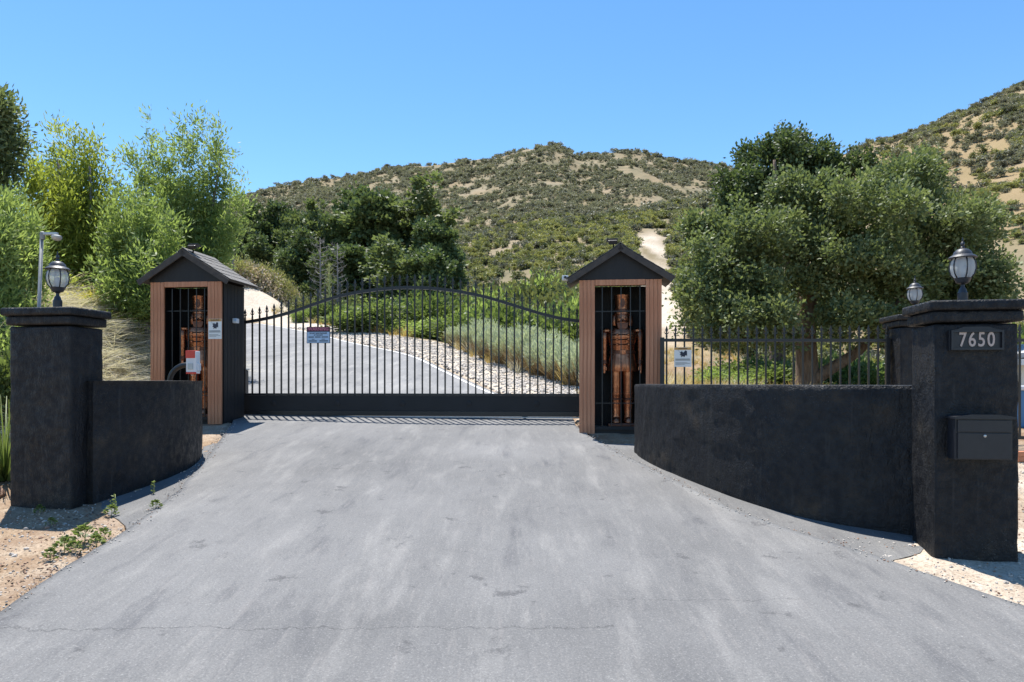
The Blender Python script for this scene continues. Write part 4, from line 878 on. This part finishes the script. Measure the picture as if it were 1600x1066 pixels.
# evergreen trees beyond the gate: four crown shapes shared between the trees
EV = []
for sd in range(4):
    rg = np.random.default_rng(100 + sd); bl = [(0, 0, 1.15, .36, .36, .75)] + [(*(rg.normal(0, .22, 2) * (1.15 - zc / 2.6)), zc, *(rg.uniform(.2, .32, 2)), rg.uniform(.22, .36)) for zc in rg.uniform(.45, 1.95, 14)]; bl = subblobs(bl, 5, .42, 60 + sd, 1.0)
    EV.append((crown('crown', bl, 15000, .062, .042, M['dark_leaf'] if sd != 2 else M['oak_leaf'], 50 + sd, 40, .04, .3, .5, .35), trunk_mesh('trunk', [([(0, 0, -.2), (.02, 0, .7), (0, .02, 1.5)], [.05, .04, .015])], 7)))
    EV[-1][1].materials.append(M['bark_grey'])
evs = [(395, 318, 470, 60, 52, 'slim dark evergreen nearest the feathery tree'), (432, 312, 470, 62, 60, 'dark evergreen rising behind the cream flowering shrubs'), (470, 318, 460, 58, 60, 'dark evergreen with a rounded top left of the dead stalks'), (500, 322, 460, 64, 55, 'grey green evergreen above the dead stalks'),
       (537, 300, 470, 57, 62, 'pointed dark evergreen between two broader trees'), (590, 288, 470, 56, 84, 'tall dark evergreen with a domed crown in the middle of the grove'), (645, 290, 470, 55, 100, 'broadest dark evergreen of the grove beyond the gate'), (680, 330, 470, 52, 70, 'dark evergreen at the open hillside end of the grove'),
       (462, 362, 490, 52, 62, 'low rounded evergreen beside the flowering shrubs'), (565, 375, 490, 47, 80, 'squat evergreen in front of the tall grove trees'), (620, 385, 490, 44, 90, 'low green tree in front of the broad evergreen'), (672, 372, 490, 42, 72, 'bushy green tree right of the low grove tree'), (405, 372, 480, 54, 60, 'short evergreen close to the hut roof'), (520, 385, 490, 50, 60, 'short evergreen behind the dead stalks'), (360, 330, 470, 56, 70, 'evergreen half hidden by the feathery tree')]
for i, (px_, yt, yb, Y_, wpx, lab) in enumerate(evs):
    x = (px_ - 800) / F * Y_; z = Gs(x, Y_); top = E + (597 - yt) / F * Y_; h = max(top - z, 2.0); wd = wpx * Y_ / F
    t = empty('evergreen_tree', (x, Y_, z), i * 1.3, lab, 'tree', 'evergreen trees beyond the gate'); t.scale = (wd * 1.5, wd * 1.5, h / 2.2)
    link('trunk', EV[i % 4][1], None, t); link('crown', EV[i % 4][0], None, t)

# ------------------------------------------------------------------ shrubs
def stalks(name, n, h, spread, mat, seed, wd=.012, lean=.35, segs=3):
    rg = np.random.default_rng(seed); Vs = []; Fs = []; rn = []
    for i in range(n):
        a = rg.uniform(0, 6.28); b0 = np.array([math.cos(a), math.sin(a), 0]) * spread * rg.uniform(0, .5) ; l = h * rg.uniform(.6, 1.1); d = np.array([math.cos(a) * lean * rg.uniform(.2, 1.3), math.sin(a) * lean * rg.uniform(.2, 1.3), 1.0]); d /= np.linalg.norm(d)
        s = np.cross(d, rg.normal(size=3)); s /= np.linalg.norm(s); base = len(Vs); v = rg.uniform()
        for k in range(segs + 1):
            t_ = k / segs; c_ = b0 + d * l * t_ + np.array([math.cos(a), math.sin(a), -.6]) * lean * .35 * l * t_ * t_; ww = wd * (1 - .8 * t_)
            Vs += [c_ - s * ww, c_ + s * ww]; rn += [v, v]
        for k in range(segs): q_ = base + 2 * k; Fs.append((q_, q_ + 1, q_ + 3, q_ + 2))
    return quads(name, np.array(Vs), np.array(Fs), np.array(rn), mat)
def sage_top(k):
    rg = np.random.default_rng(210 + k); n = 2600; a = rg.uniform(0, 6.28, n); r_ = rg.uniform(0, 1, n) ** .5 * .62; hh = rg.uniform(.38, 1.0, n) * (1.12 - .45 * (r_ / .62) ** 2) * (.85 + .3 * vnoise(np.cos(a) * r_ * 6 + 9, np.sin(a) * r_ * 6 + 9, k))
    C = np.stack([np.cos(a) * r_ * (.6 + .5 * hh), np.sin(a) * r_ * (.6 + .5 * hh), hh], 1); Dd = np.stack([np.cos(a) * .5, np.sin(a) * .5, 1.1 + 0 * a], 1) + rg.normal(0, .38, (n, 3))
    return leaves('foliage', C, Dd, .16, .020, M['sage_leaf'], rg)
SG = [(stalks('stems', 420, .80, .75, M['brown_stem'], 200 + k, .008, .55), sage_top(k)) for k in range(2)]
sage = [(702, 532, 24, 1.0), (728, 543, 22, 1.1), (752, 552, 20.3, 1.15), (778, 560, 19.2, 1.2), (806, 570, 18, 1.15), (832, 582, 16.9, 1.1), (858, 590, 16.1, 1.05), (884, 598, 15.3, 1.0), (800, 545, 21, 1.2), (845, 555, 19.5, 1.2), (880, 570, 17.8, 1.1), (745, 528, 23.5, 1.1), (905, 590, 16.3, 1.0)]
for i, (px_, py_, Y_, s) in enumerate(sage):
    x = (px_ - 800) / F * Y_ + .35; t = empty('sage_shrub', (x, Y_, Gs(x, Y_)), i * 1.9, (['first', 'second', 'third', 'fourth', 'fifth', 'sixth', 'seventh', 'eighth'][7 - i] + ' sage shrub along the rock strip, counting from the hut by the fence' if i < 8 else {8: 'second', 9: 'third', 10: 'fourth', 11: 'first', 12: 'fifth'}[i] + ' sage shrub of the back row behind the rock strip'), 'shrub', 'sage shrubs along the rock strip'); t.scale = (s * .95, s * .95, s * (.70 + .22 * ((i * 37) % 10) / 10))
    link('stems', SG[i % 2][0], None, t); link('foliage', SG[i % 2][1], None, t)
def bush_mesh(name, mat, seed, n=2600, L=.11, W=.06, sig=.10, up=.3):
    rg = np.random.default_rng(seed); bl = [(0, 0, .42, .42, .42, .40)] + [(*(rg.normal(0, .26, 2)), rg.uniform(.25, .65), *(rg.uniform(.2, .32, 2)), rg.uniform(.18, .3)) for _ in range(7)]
    return crown(name, bl, n, L, W, mat, seed, 16, sig, up, .35, .3)
BG = [bush_mesh('foliage', M['bright_leaf'], 300 + k, 5200, .085, .05) for k in range(2)] + [bush_mesh('foliage', M['scrub_leaf'], 310 + k, 5200, .085, .045) for k in range(2)] + [bush_mesh('foliage', M['olive_leaf'], 320, 5200, .085, .035)]
STM = trunk_mesh('stem', [([(0, 0, -.1), (.03, 0, .3), (.0, .05, .6)], [.04, .03, .01]), ([(0, 0, -.1), (-.12, .05, .3), (-.2, .05, .55)], [.03, .02, .008])], 6); STM.materials.append(M['bark_grey'])
def shrubs(lst, label, group, kinds, sc=1.0):
    ORD_ = 'first second third fourth fifth sixth seventh eighth ninth tenth eleventh twelfth thirteenth fourteenth fifteenth'.split(); lab0 = label
    for i, (px_, ytop, Y_, s) in enumerate(sorted(lst)):
        label = lab0.format(ORD_[i])
        x = (px_ - 800) / F * Y_; z = Gs(x, Y_); h = E + (597 - ytop) / F * Y_ - z; h = min(max(h, .5), 4.5)
        t = empty('leafy_shrub', (x, Y_, z - .05), i * 2.1, label, 'shrub', group); t.scale = (s, s, h)
        link('stem', STM, None, t); link('foliage', BG[kinds[i % len(kinds)]], None, t)
shrubs([(560, 478, 31, 2.6), (590, 468, 33, 2.6), (625, 458, 34, 2.8), (660, 455, 33, 2.8), (695, 455, 32, 2.8), (730, 462, 31, 2.6), (765, 468, 30, 2.5), (800, 475, 29, 2.4), (835, 480, 28, 2.4), (865, 470, 27, 2.5), (895, 480, 26, 2.4), (700, 490, 28, 2.0), (740, 500, 26, 1.9), (660, 495, 29, 1.9), (620, 500, 31, 1.8)],
       '{} bright green shrub from the left in the thicket seen through the gate', 'bright green shrubs behind the gate', (0, 1, 4))
shrubs([(700, 425, 44, 4.2), (735, 415, 46, 4.4), (775, 405, 47, 4.6), (815, 400, 46, 4.6), (850, 405, 44, 4.4), (885, 412, 42, 4.2), (770, 440, 38, 3.4), (820, 435, 37, 3.4), (865, 440, 35, 3.2), (715, 450, 39, 3.2)],
       '{} grey green round shrub from the left on the slope above the gate', 'round shrubs above the gate', (2, 3, 4))
shrubs([(478, 455, 40, 1.7), (500, 470, 38, 1.6), (525, 465, 38, 1.8), (545, 455, 40, 2.0), (470, 475, 37, 1.1)], '{} yellow green bush from the left at the foot of the dead stalks', 'bushes around the dead stalks', (4, 2, 0))
shrubs([(1205, 560, 24, 2.2), (1300, 545, 25.5, 2.4), (1345, 560, 24.5, 2.0), (1235, 570, 26, 2.2), (1375, 540, 26, 2.2), (1180, 548, 26, 2.2), (1150, 570, 23, 1.7), (1120, 575, 24, 1.6)], '{} bright shrub from the left in the shade under the oak', 'shrubs under the oak', (0, 4, 1))
shrubs([(1580, 425, 26, 3.6), (1620, 400, 25, 4.0), (1560, 470, 24, 2.6), (1600, 480, 21, 2.4)], '{} light green shrub from the left behind the numbered pillar lantern', 'light green shrubs behind the numbered pillar', (4, 0))
shrubs([(30, 470, 10.5, 1.0), (60, 450, 14.5, 1.5), (20, 520, 9.6, .8), (165, 455, 16.5, 1.6), (90, 430, 17, 1.8)], '{} leafy bush from the left on the bank behind the left pillar', 'bushes behind the left pillar', (0, 4, 1))
# cream flowering shrubs on the sand mound
FL = []
for k in range(2):
    rg = np.random.default_rng(400 + k); nfl = 1500; d = unit(rg.normal(size=(nfl, 3))); d[:, 2] = np.abs(d[:, 2]); C = d * np.array([.55, .55, .75]) * rg.uniform(.85, 1.1, (nfl, 1)) + rg.normal(0, .05, (nfl, 3))
    FL.append((leaves('flower_heads', C, rg.normal(size=(nfl, 3)), .07, .06, M['flower'], rg), bush_mesh('foliage', M['scrub_dry'], 420 + k, 2600, .09, .03)))
for i, (px_, yt, Y_, s) in enumerate([(366, 400, 43.6, 1.7), (385, 398, 43.8, 1.8), (405, 404, 43.8, 1.8), (425, 415, 43.6, 1.7), (443, 428, 43.2, 1.5), (457, 440, 42.8, 1.2)]):
    x = (px_ - 800) / F * Y_; z = Gs(x, Y_); t = empty('flowering_shrub', (x, Y_, z - .1), i * 1.7, ['first', 'second', 'third', 'fourth', 'fifth', 'sixth', 'seventh', 'eighth'][i] + ' cream flowering shrub on the sand mound, counting from the hut roof', 'shrub', 'flowering shrubs on the sand mound')
    h = max(E + (597 - yt) / F * Y_ - z, .8); t.scale = (s, s, h * 1.05); link('flower_heads', FL[i % 2][0], None, t); link('foliage', FL[i % 2][1], None, t)
# dead yucca stalks
def dead_stalk(label, px_, ytop, Y_, wpx, seed, mat):
    rd_ = random.Random(seed); x = (px_ - 800) / F * Y_; z = Gs(x, Y_); h = E + (597 - ytop) / F * Y_ - z
    t = empty('dead_stalk', (x, Y_, z), 0, label, 'dead plant', None); bm = bmesh.new(); tube(bm, [(0, 0, -.1), (.03, 0, h * .5), (0, 0, h)], [.07, .05, .015], 7); link('stalk', fin(bm, 'stalk', True), mat, t)
    wr = wpx * Y_ / F / 2
    for k in range(34):
        zz = h * (.34 + .64 * k / 34); a = k * 2.4; l = wr * (.55 + .45 * math.sin(math.pi * (k + 4) / 40)) * rd_.uniform(.8, 1.15); ca, sa = math.cos(a), math.sin(a)
        bm = bmesh.new(); tube(bm, [(0, 0, zz), (ca * l * .6, sa * l * .6, zz + l * .16), (ca * l, sa * l, zz + l * .45)], [.022, .016, .008], 5)
        for q_ in range(3): f_ = .5 + .2 * q_; tube(bm, [(ca * l * f_, sa * l * f_, zz + l * .16), (ca * l * f_ + rd_.uniform(-.15, .15), sa * l * f_ + rd_.uniform(-.15, .15), zz + l * .16 + .2)], [.012, .006], 4)
        link('side_branch', fin(bm, 'side_branch'), mat, t)
dead_stalk('broad dry grey flower stalk left of the green one', 500, 372, 39, 44, 1, M['dead'])
dead_stalk('narrow dry grey flower stalk beside the green one', 527, 380, 39, 32, 2, M['dead'])
M['green_stalk'] = pm('yellow_green_stalk', (.28, .30, .10), (.40, .40, .16), 8, .8)
dead_stalk('yellow green flower stalk between the two dry ones', 514, 412, 38, 11, 3, M['green_stalk'])
dead_stalk('thin grey snag above the hut roof', 363, 368, 40, 7, 4, M['dead'])
# strappy plant, weeds, ground plants
stp = empty('strap_leaf_plant', (-5.42, 7.3, Gs(-5.42, 7.3)), 0, 'clump of long dark green strap leaves beside the left pillar', 'plant')
link('leaf_clump', stalks('leaf_clump', 170, 1.15, .25, M['bright_leaf'], 500, .016, .75, 6), None, stp)
def weed(label, x, y, s, seed):
    rg = np.random.default_rng(seed); n = 70; a = rg.uniform(0, 6.28, n); rr_ = rg.uniform(.1, 1, n); C = np.stack([np.cos(a) * rr_ * .10, np.sin(a) * rr_ * .10, .03 + .11 * (1 - rr_ ** 2) + rg.uniform(0, .04, n)], 1)
    Dd = np.stack([np.cos(a), np.sin(a), .5 + 0 * a], 1); t = empty('weed', (x, y, Gs(x, y) - .005), 0, label, 'weed', 'weeds on the left verge'); t.scale = (s, s, s)
    link('leaves', leaves('leaves', C, Dd, .06, .034, M['bright_leaf'], rg), None, t); link('stem', tubem('stem', [(0, 0, -.02), (.005, 0, .07), (0, .01, .15)], [.005, .004, .002], 5), M['green_stalk'], t)
for i, (px_, py_, s, lab) in enumerate([(78, 876, .9, 'low leafy weed closest to the camera on the left verge'), (100, 862, 1.2, 'leafy weed with upright leaves left of the weed pair'), (118, 863, 1.0, 'small weed between two taller weeds on the verge'), (132, 850, 1.5, 'tallest bushy weed on the left verge'), (150, 853, 1.0, 'flat weed at the asphalt edge'), (162, 842, .9, 'weed at the asphalt edge nearest the pillar shadow'), (243, 796, .9, 'weed growing at the crack of the broken asphalt edge'), (174, 806, 1.0, 'weed growing where the pillar meets the low wall'), (80, 822, .7, 'tiny weed in the shade in front of the left pillar'), (62, 803, .8, 'small weed in the shadow at the foot of the left pillar')]):
    Yw = 1.89 / ((py_ - 597) / F + .109); weed(lab, (px_ - 800) / F * Yw, Yw, s * .62, 600 + i)
for i, (px_, py_, h, lab) in enumerate([(178, 800, .17, 'thin upright weed stalk by the wall joint'), (239, 772, .14, 'thin upright weed stalk along the low left wall')]):
    Yw = 1.89 / ((py_ - 597) / F + .109); xw = (px_ - 800) / F * Yw; t = empty('weed_stalk', (xw, Yw, Gs(xw, Yw) - .01), 0, lab, 'weed', 'weed stalks along the left wall')
    link('stem', tubem('stem', [(0, 0, 0), (.01, 0, h * .5), (.005, .01, h)], [.006, .004, .003], 5), M['green_stalk'], t)
    rg = np.random.default_rng(i); C = np.stack([rg.normal(0, .012, 14), rg.normal(0, .012, 14), rg.uniform(.03, h, 14)], 1); link('leaves', leaves('leaves', C, rg.normal(size=(14, 3)), .04, .02, M['bright_leaf'], rg), None, t)
def rock(label, x, y, s, mat, seed, sc=(1, .8, .6), group=None):
    bm = bmesh.new(); bmesh.ops.create_icosphere(bm, subdivisions=2, radius=1)
    for v in bm.verts: k_ = .75 + .5 * float(fbm(np.array(v.co.x * 1.3 + seed), np.array(v.co.y * 1.3 + v.co.z * 1.7), seed, 3)); v.co = Vector((v.co.x * sc[0], v.co.y * sc[1], v.co.z * sc[2])) * k_ * s
    return tag(link('rock', fin(bm, 'rock'), mat, None, (x, y, Gs(x, y) + s * sc[2] * .35), (0, 0, seed)), label, 'rock', group)
rock('brown flat stone beside the foot of the left pillar', -5.12, 6.72, .14, M['brown_rock'], 2)
rock('brown stone lying behind the flat one left of the pillar', -5.5, 7.0, .10, M['brown_rock'], 5)

# ------------------------------------------------------------------ countless stuff: instanced on point sheets
def variants(name, meshes):
    c_ = bpy.data.collections.new(name)
    for i, m_ in enumerate(meshes): c_.objects.link(bpy.data.objects.new('%s_%d' % (name, i), m_))
    return c_
def scatter(name, pts, scl, coll, label, cat, seed, tilt=0.0, nvar=3):
    n = len(pts); rg = np.random.default_rng(seed); me = bpy.data.meshes.new(name); me.vertices.add(n); me.vertices.foreach_set('co', np.asarray(pts, np.float32).ravel())
    a = me.attributes.new('sc', 'FLOAT_VECTOR', 'POINT'); a.data.foreach_set('vector', np.asarray(scl, np.float32).ravel())
    a = me.attributes.new('ro', 'FLOAT_VECTOR', 'POINT'); ro = np.stack([rg.normal(0, tilt, n), rg.normal(0, tilt, n), rg.uniform(0, 6.28, n)], 1); a.data.foreach_set('vector', ro.astype(np.float32).ravel())
    a = me.attributes.new('vi', 'INT', 'POINT'); a.data.foreach_set('value', rg.integers(0, nvar, n).astype(np.int32))
    o = tag(link(name, me), label, cat, None, 'stuff')
    g_ = bpy.data.node_groups.new(name, 'GeometryNodeTree'); g_.interface.new_socket('Geometry', in_out='INPUT', socket_type='NodeSocketGeometry'); g_.interface.new_socket('Geometry', in_out='OUTPUT', socket_type='NodeSocketGeometry')
    gi = g_.nodes.new('NodeGroupInput'); go = g_.nodes.new('NodeGroupOutput'); ip = g_.nodes.new('GeometryNodeInstanceOnPoints'); ci = g_.nodes.new('GeometryNodeCollectionInfo')
    ci.inputs['Collection'].default_value = coll; ci.inputs['Separate Children'].default_value = True; ci.inputs['Reset Children'].default_value = True
    def att(nm, ty): q_ = g_.nodes.new('GeometryNodeInputNamedAttribute'); q_.data_type = ty; q_.inputs['Name'].default_value = nm; return q_.outputs['Attribute']
    l = g_.links.new; l(gi.outputs[0], ip.inputs['Points']); l(ci.outputs[0], ip.inputs['Instance']); ip.inputs['Pick Instance'].default_value = True
    l(att('vi', 'INT'), ip.inputs['Instance Index']); l(att('ro', 'FLOAT_VECTOR'), ip.inputs['Rotation']); l(att('sc', 'FLOAT_VECTOR'), ip.inputs['Scale']); l(ip.outputs[0], go.inputs[0])
    md = o.modifiers.new('scatter', 'NODES'); md.node_group = g_; return o
def hill_pts(n, d0, d1, px0, px1, seed, thr, maskseed, mscale=(14, 22)):
    rg = np.random.default_rng(seed); px_ = rg.uniform(px0, px1, n); d_ = np.exp(rg.uniform(math.log(d0), math.log(d1), n)); x = (px_ - 800) / F * d_
    msk = fbm(x / mscale[0], d_ / mscale[1], maskseed, 4) + rg.normal(0, .07, n)
    scr = np.exp(-((x - 9.3 - .175 * (d_ - 40)) / 2.3) ** 2) * (d_ > 38) * (d_ < 98)
    sandm = (fbm(x / 8, d_ / 13, 77, 5) > .63) & (rg.uniform(size=n) > .35)
    k_ = (msk > thr) & ((px_ < 1300) | (rg.uniform(size=n) < .11) | (msk > .69)) & (scr < .55) & ~(sandm & (d_ > 70)); x = x[k_]; d_ = d_[k_]
    return np.stack([x, d_, G(x, d_, False)], 1), d_
SB = lambda mat, sd, n=420: [bush_mesh('scrub', mat, sd + k, n, .20, .11, .10) for k in range(2)]
cfar = variants('chaparral_bush', SB(M['far_leaf'], 700, 300) + SB(M['scrub_grey'], 710, 300) + SB(M['far_leaf'], 715, 300))
P_, d_ = hill_pts(85000, 115, 640, -250, 1900, 71, .385, 81, (16, 24)); rg = np.random.default_rng(1); s_ = (.55 + 2.0 * rg.uniform(0, 1, len(P_)) ** 1.8) * np.clip(d_ / 300, .8, 1.35)
scatter('chaparral', P_ - [0, 0, .1], np.stack([s_ * 1.3, s_ * 1.3, s_], 1), cfar, 'dark chaparral covering the far mountain', 'chaparral', 2, .1, 6)
cmid = variants('scrub_bush', SB(M['scrub_dry'], 720) + SB(M['scrub_leaf'], 730) + SB(M['scrub_grey'], 740) + SB(M['scrub_dry'], 750))
P_, d_ = hill_pts(24000, 40, 215, 560, 2000, 72, .33, 82, (9, 14)); s_ = rg.uniform(.55, 1.5, len(P_)) * np.clip(d_ / 110, .75, 1.3)
scatter('hillside_scrub', P_ - [0, 0, .08], np.stack([s_ * 1.15, s_ * 1.15, s_], 1), cmid, 'olive and dry scrub covering the near hillside', 'scrub', 3, .1, 8)
# grassy tufts on the near slopes
TU = [stalks('tuft', 46, .5, .25, M['gold_grass'] if k else M['straw'], 800 + k, .007, .5) for k in range(3)]
ctu = variants('grass_tuft', TU)
rg = np.random.default_rng(11); n = 5200; x = rg.uniform(-20, 26, n); y = rg.uniform(12.5, 40, n); k_ = (x > np.interp(y, XG[:, 1], XG[:, 0]) - .3) & (fbm(x / 3, y / 3, 91) > .40)
x, y = x[k_], y[k_]; s_ = rg.uniform(.5, 1.25, len(x)); scatter('dry_grass', np.stack([x, y, G(x, y) - .02], 1), np.stack([s_, s_, s_], 1), ctu, 'golden dry grass on the slopes behind the gate', 'dry grass', 4, .1, 3)
# straw on the left bank
ST = [stalks('straw', 34, .5, .6, M['straw'], 820 + k, .008, 2.6, 3) for k in range(3)]; cst = variants('straw_wisp', ST)
n = 2600; x = rg.uniform(-12, -6.1, n); y = rg.uniform(9.5, 18, n); k_ = x < np.interp(y, XB[:, 1], XB[:, 0]) - .15; x, y = x[k_], y[k_]; s_ = rg.uniform(.5, 1.1, len(x)); scatter('straw_mulch', np.stack([x, y, G(x, y) + .01], 1), np.stack([s_, s_, s_ * .7], 1), cst, 'bleached straw covering the left bank', 'straw', 5, .25, 3)
# yellow flowering ground cover behind the left pillar
YC = [bush_mesh('cover', M['yellow_leaf'], 840 + k, 500, .12, .05, .1) for k in range(2)] + [bush_mesh('cover', M['yellow_flower'], 845, 400, .08, .06, .1)]; cyc = variants('ground_cover', YC)
n = 300; x = rg.uniform(-11.5, -7.6, n); y = rg.uniform(12.8, 19, n); k_ = fbm(x / 1.6, y / 1.6, 95) > .5; x, y = x[k_], y[k_]; s_ = rg.uniform(.35, .7, len(x))
scatter('yellow_ground_cover', np.stack([x, y, G(x, y) - .03], 1), np.stack([s_ * 1.3, s_ * 1.3, s_ * .6], 1), cyc, 'yellow flowering ground cover on the left bank', 'ground cover', 6, .1, 3)
# stones
def pebble(name, mat, seed):
    bm = bmesh.new(); bmesh.ops.create_icosphere(bm, subdivisions=1, radius=.5); rg_ = random.Random(seed)
    for v in bm.verts: v.co = Vector((v.co.x, v.co.y * rg_.uniform(.65, .95), v.co.z * .6)) * rg_.uniform(.75, 1.2)
    me = fin(bm, name); me.materials.append(mat); return me
crk = variants('stone', [pebble('stone', M['rock'], k) for k in range(3)] + [pebble('stone', M['brown_rock'], 9)])
n = 16000; k0 = rg.integers(0, len(REs) - 1, n); f_ = rg.uniform(0, 1, n); bp = REs[k0] * (1 - f_[:, None]) + REs[k0 + 1] * f_[:, None]; tg = REs[k0 + 1] - REs[k0]; tg /= np.linalg.norm(tg, axis=1, keepdims=True); off = .12 + 2.5 * rg.uniform(0, 1, n) ** .85
x = bp[:, 0] + tg[:, 1] * off; y = bp[:, 1] - tg[:, 0] * off; k_ = (y > 11.9) & (y < 34); x, y = x[k_], y[k_]; s_ = rg.uniform(.035, .12, len(x))
scatter('rock_strip', np.stack([x, y, G(x, y)], 1), np.stack([s_, s_, s_], 1), crk, 'pale stones along the edge of the road', 'stones', 7, .4, 3)
n = 30000; x = rg.uniform(-7.0, 7.0, n); y = rg.uniform(3.2, 10.5, n); k_ = ((x < dl(y) - .02) & (x > -7.5)) | ((x > dr(y) + .06) & (y < 5.6) & (x > 2.4)) | ((x > 3.9) & (y < 9)); k_ &= (fbm(x * 1.2, y * 1.2, 97) > .38)
k_ &= ~((x < dl(y)) & (x > dl(y) - .55) & (y > 6.0) & (rg.uniform(size=n) > .12))
x, y = x[k_], y[k_]; s_ = rg.uniform(.005, .026, len(x)) * np.where(rg.uniform(size=len(x)) > .96, 2.2, 1); scatter('verge_gravel', np.stack([x, y, G(x, y) + .003], 1), np.stack([s_, s_, s_], 1), crk, 'loose gravel on the verges beside the driveway', 'gravel', 8, .4, 4)
# crumbs of broken asphalt and grit along the driveway edges
n = 700; y = rg.uniform(4.2, 11, n); sd = rg.uniform(size=n) > .5; x = np.where(sd, dr(y), dl(y)) + rg.normal(0, .05, n); s_ = rg.uniform(.006, .022, n)
scatter('edge_grit', np.stack([x, y, Gf(x, y) + .016], 1), np.stack([s_, s_, s_], 1), crk, 'grit along the crumbling driveway edge', 'grit', 9, .4, 4)

chp = variants('bark_chip', [pebble('chip', M['bark'], 20), pebble('chip', M['brown_rock'], 21), pebble('chip', M['bark_grey'], 22)])
n = 9000; x = rg.uniform(-7.0, -3.0, n); y = rg.uniform(3.6, 9.5, n); k_ = (x < dl(y) - .03) & (fbm(x * 1.6, y * 1.6, 99) > .44); k_ &= ~((x > vl(y) - .05) & (y > 5.8)); x, y = x[k_], y[k_]; s_ = rg.uniform(.008, .03, len(x))
scatter('bark_mulch', np.stack([x, y, G(x, y) + .003], 1), np.stack([s_ * 1.6, s_ * .6, s_ * .4], 1), chp, 'brown bark chips scattered on the left verge', 'mulch', 10, .3, 3)


n = 4500; x = rg.uniform(-11.5, -6.2, n); y = rg.uniform(9.0, 17, n); k_ = (x < np.interp(y, XB[:, 1], XB[:, 0]) - .1) & (fbm(x * .9, y * .9, 93) > .45); x, y = x[k_], y[k_]; s_ = rg.uniform(.03, .16, len(x)) ** 1.0
scatter('bank_stones', np.stack([x, y, G(x, y)], 1), np.stack([s_, s_, s_], 1), crk, 'pale stones strewn over the left bank', 'stones', 12, .4, 4)
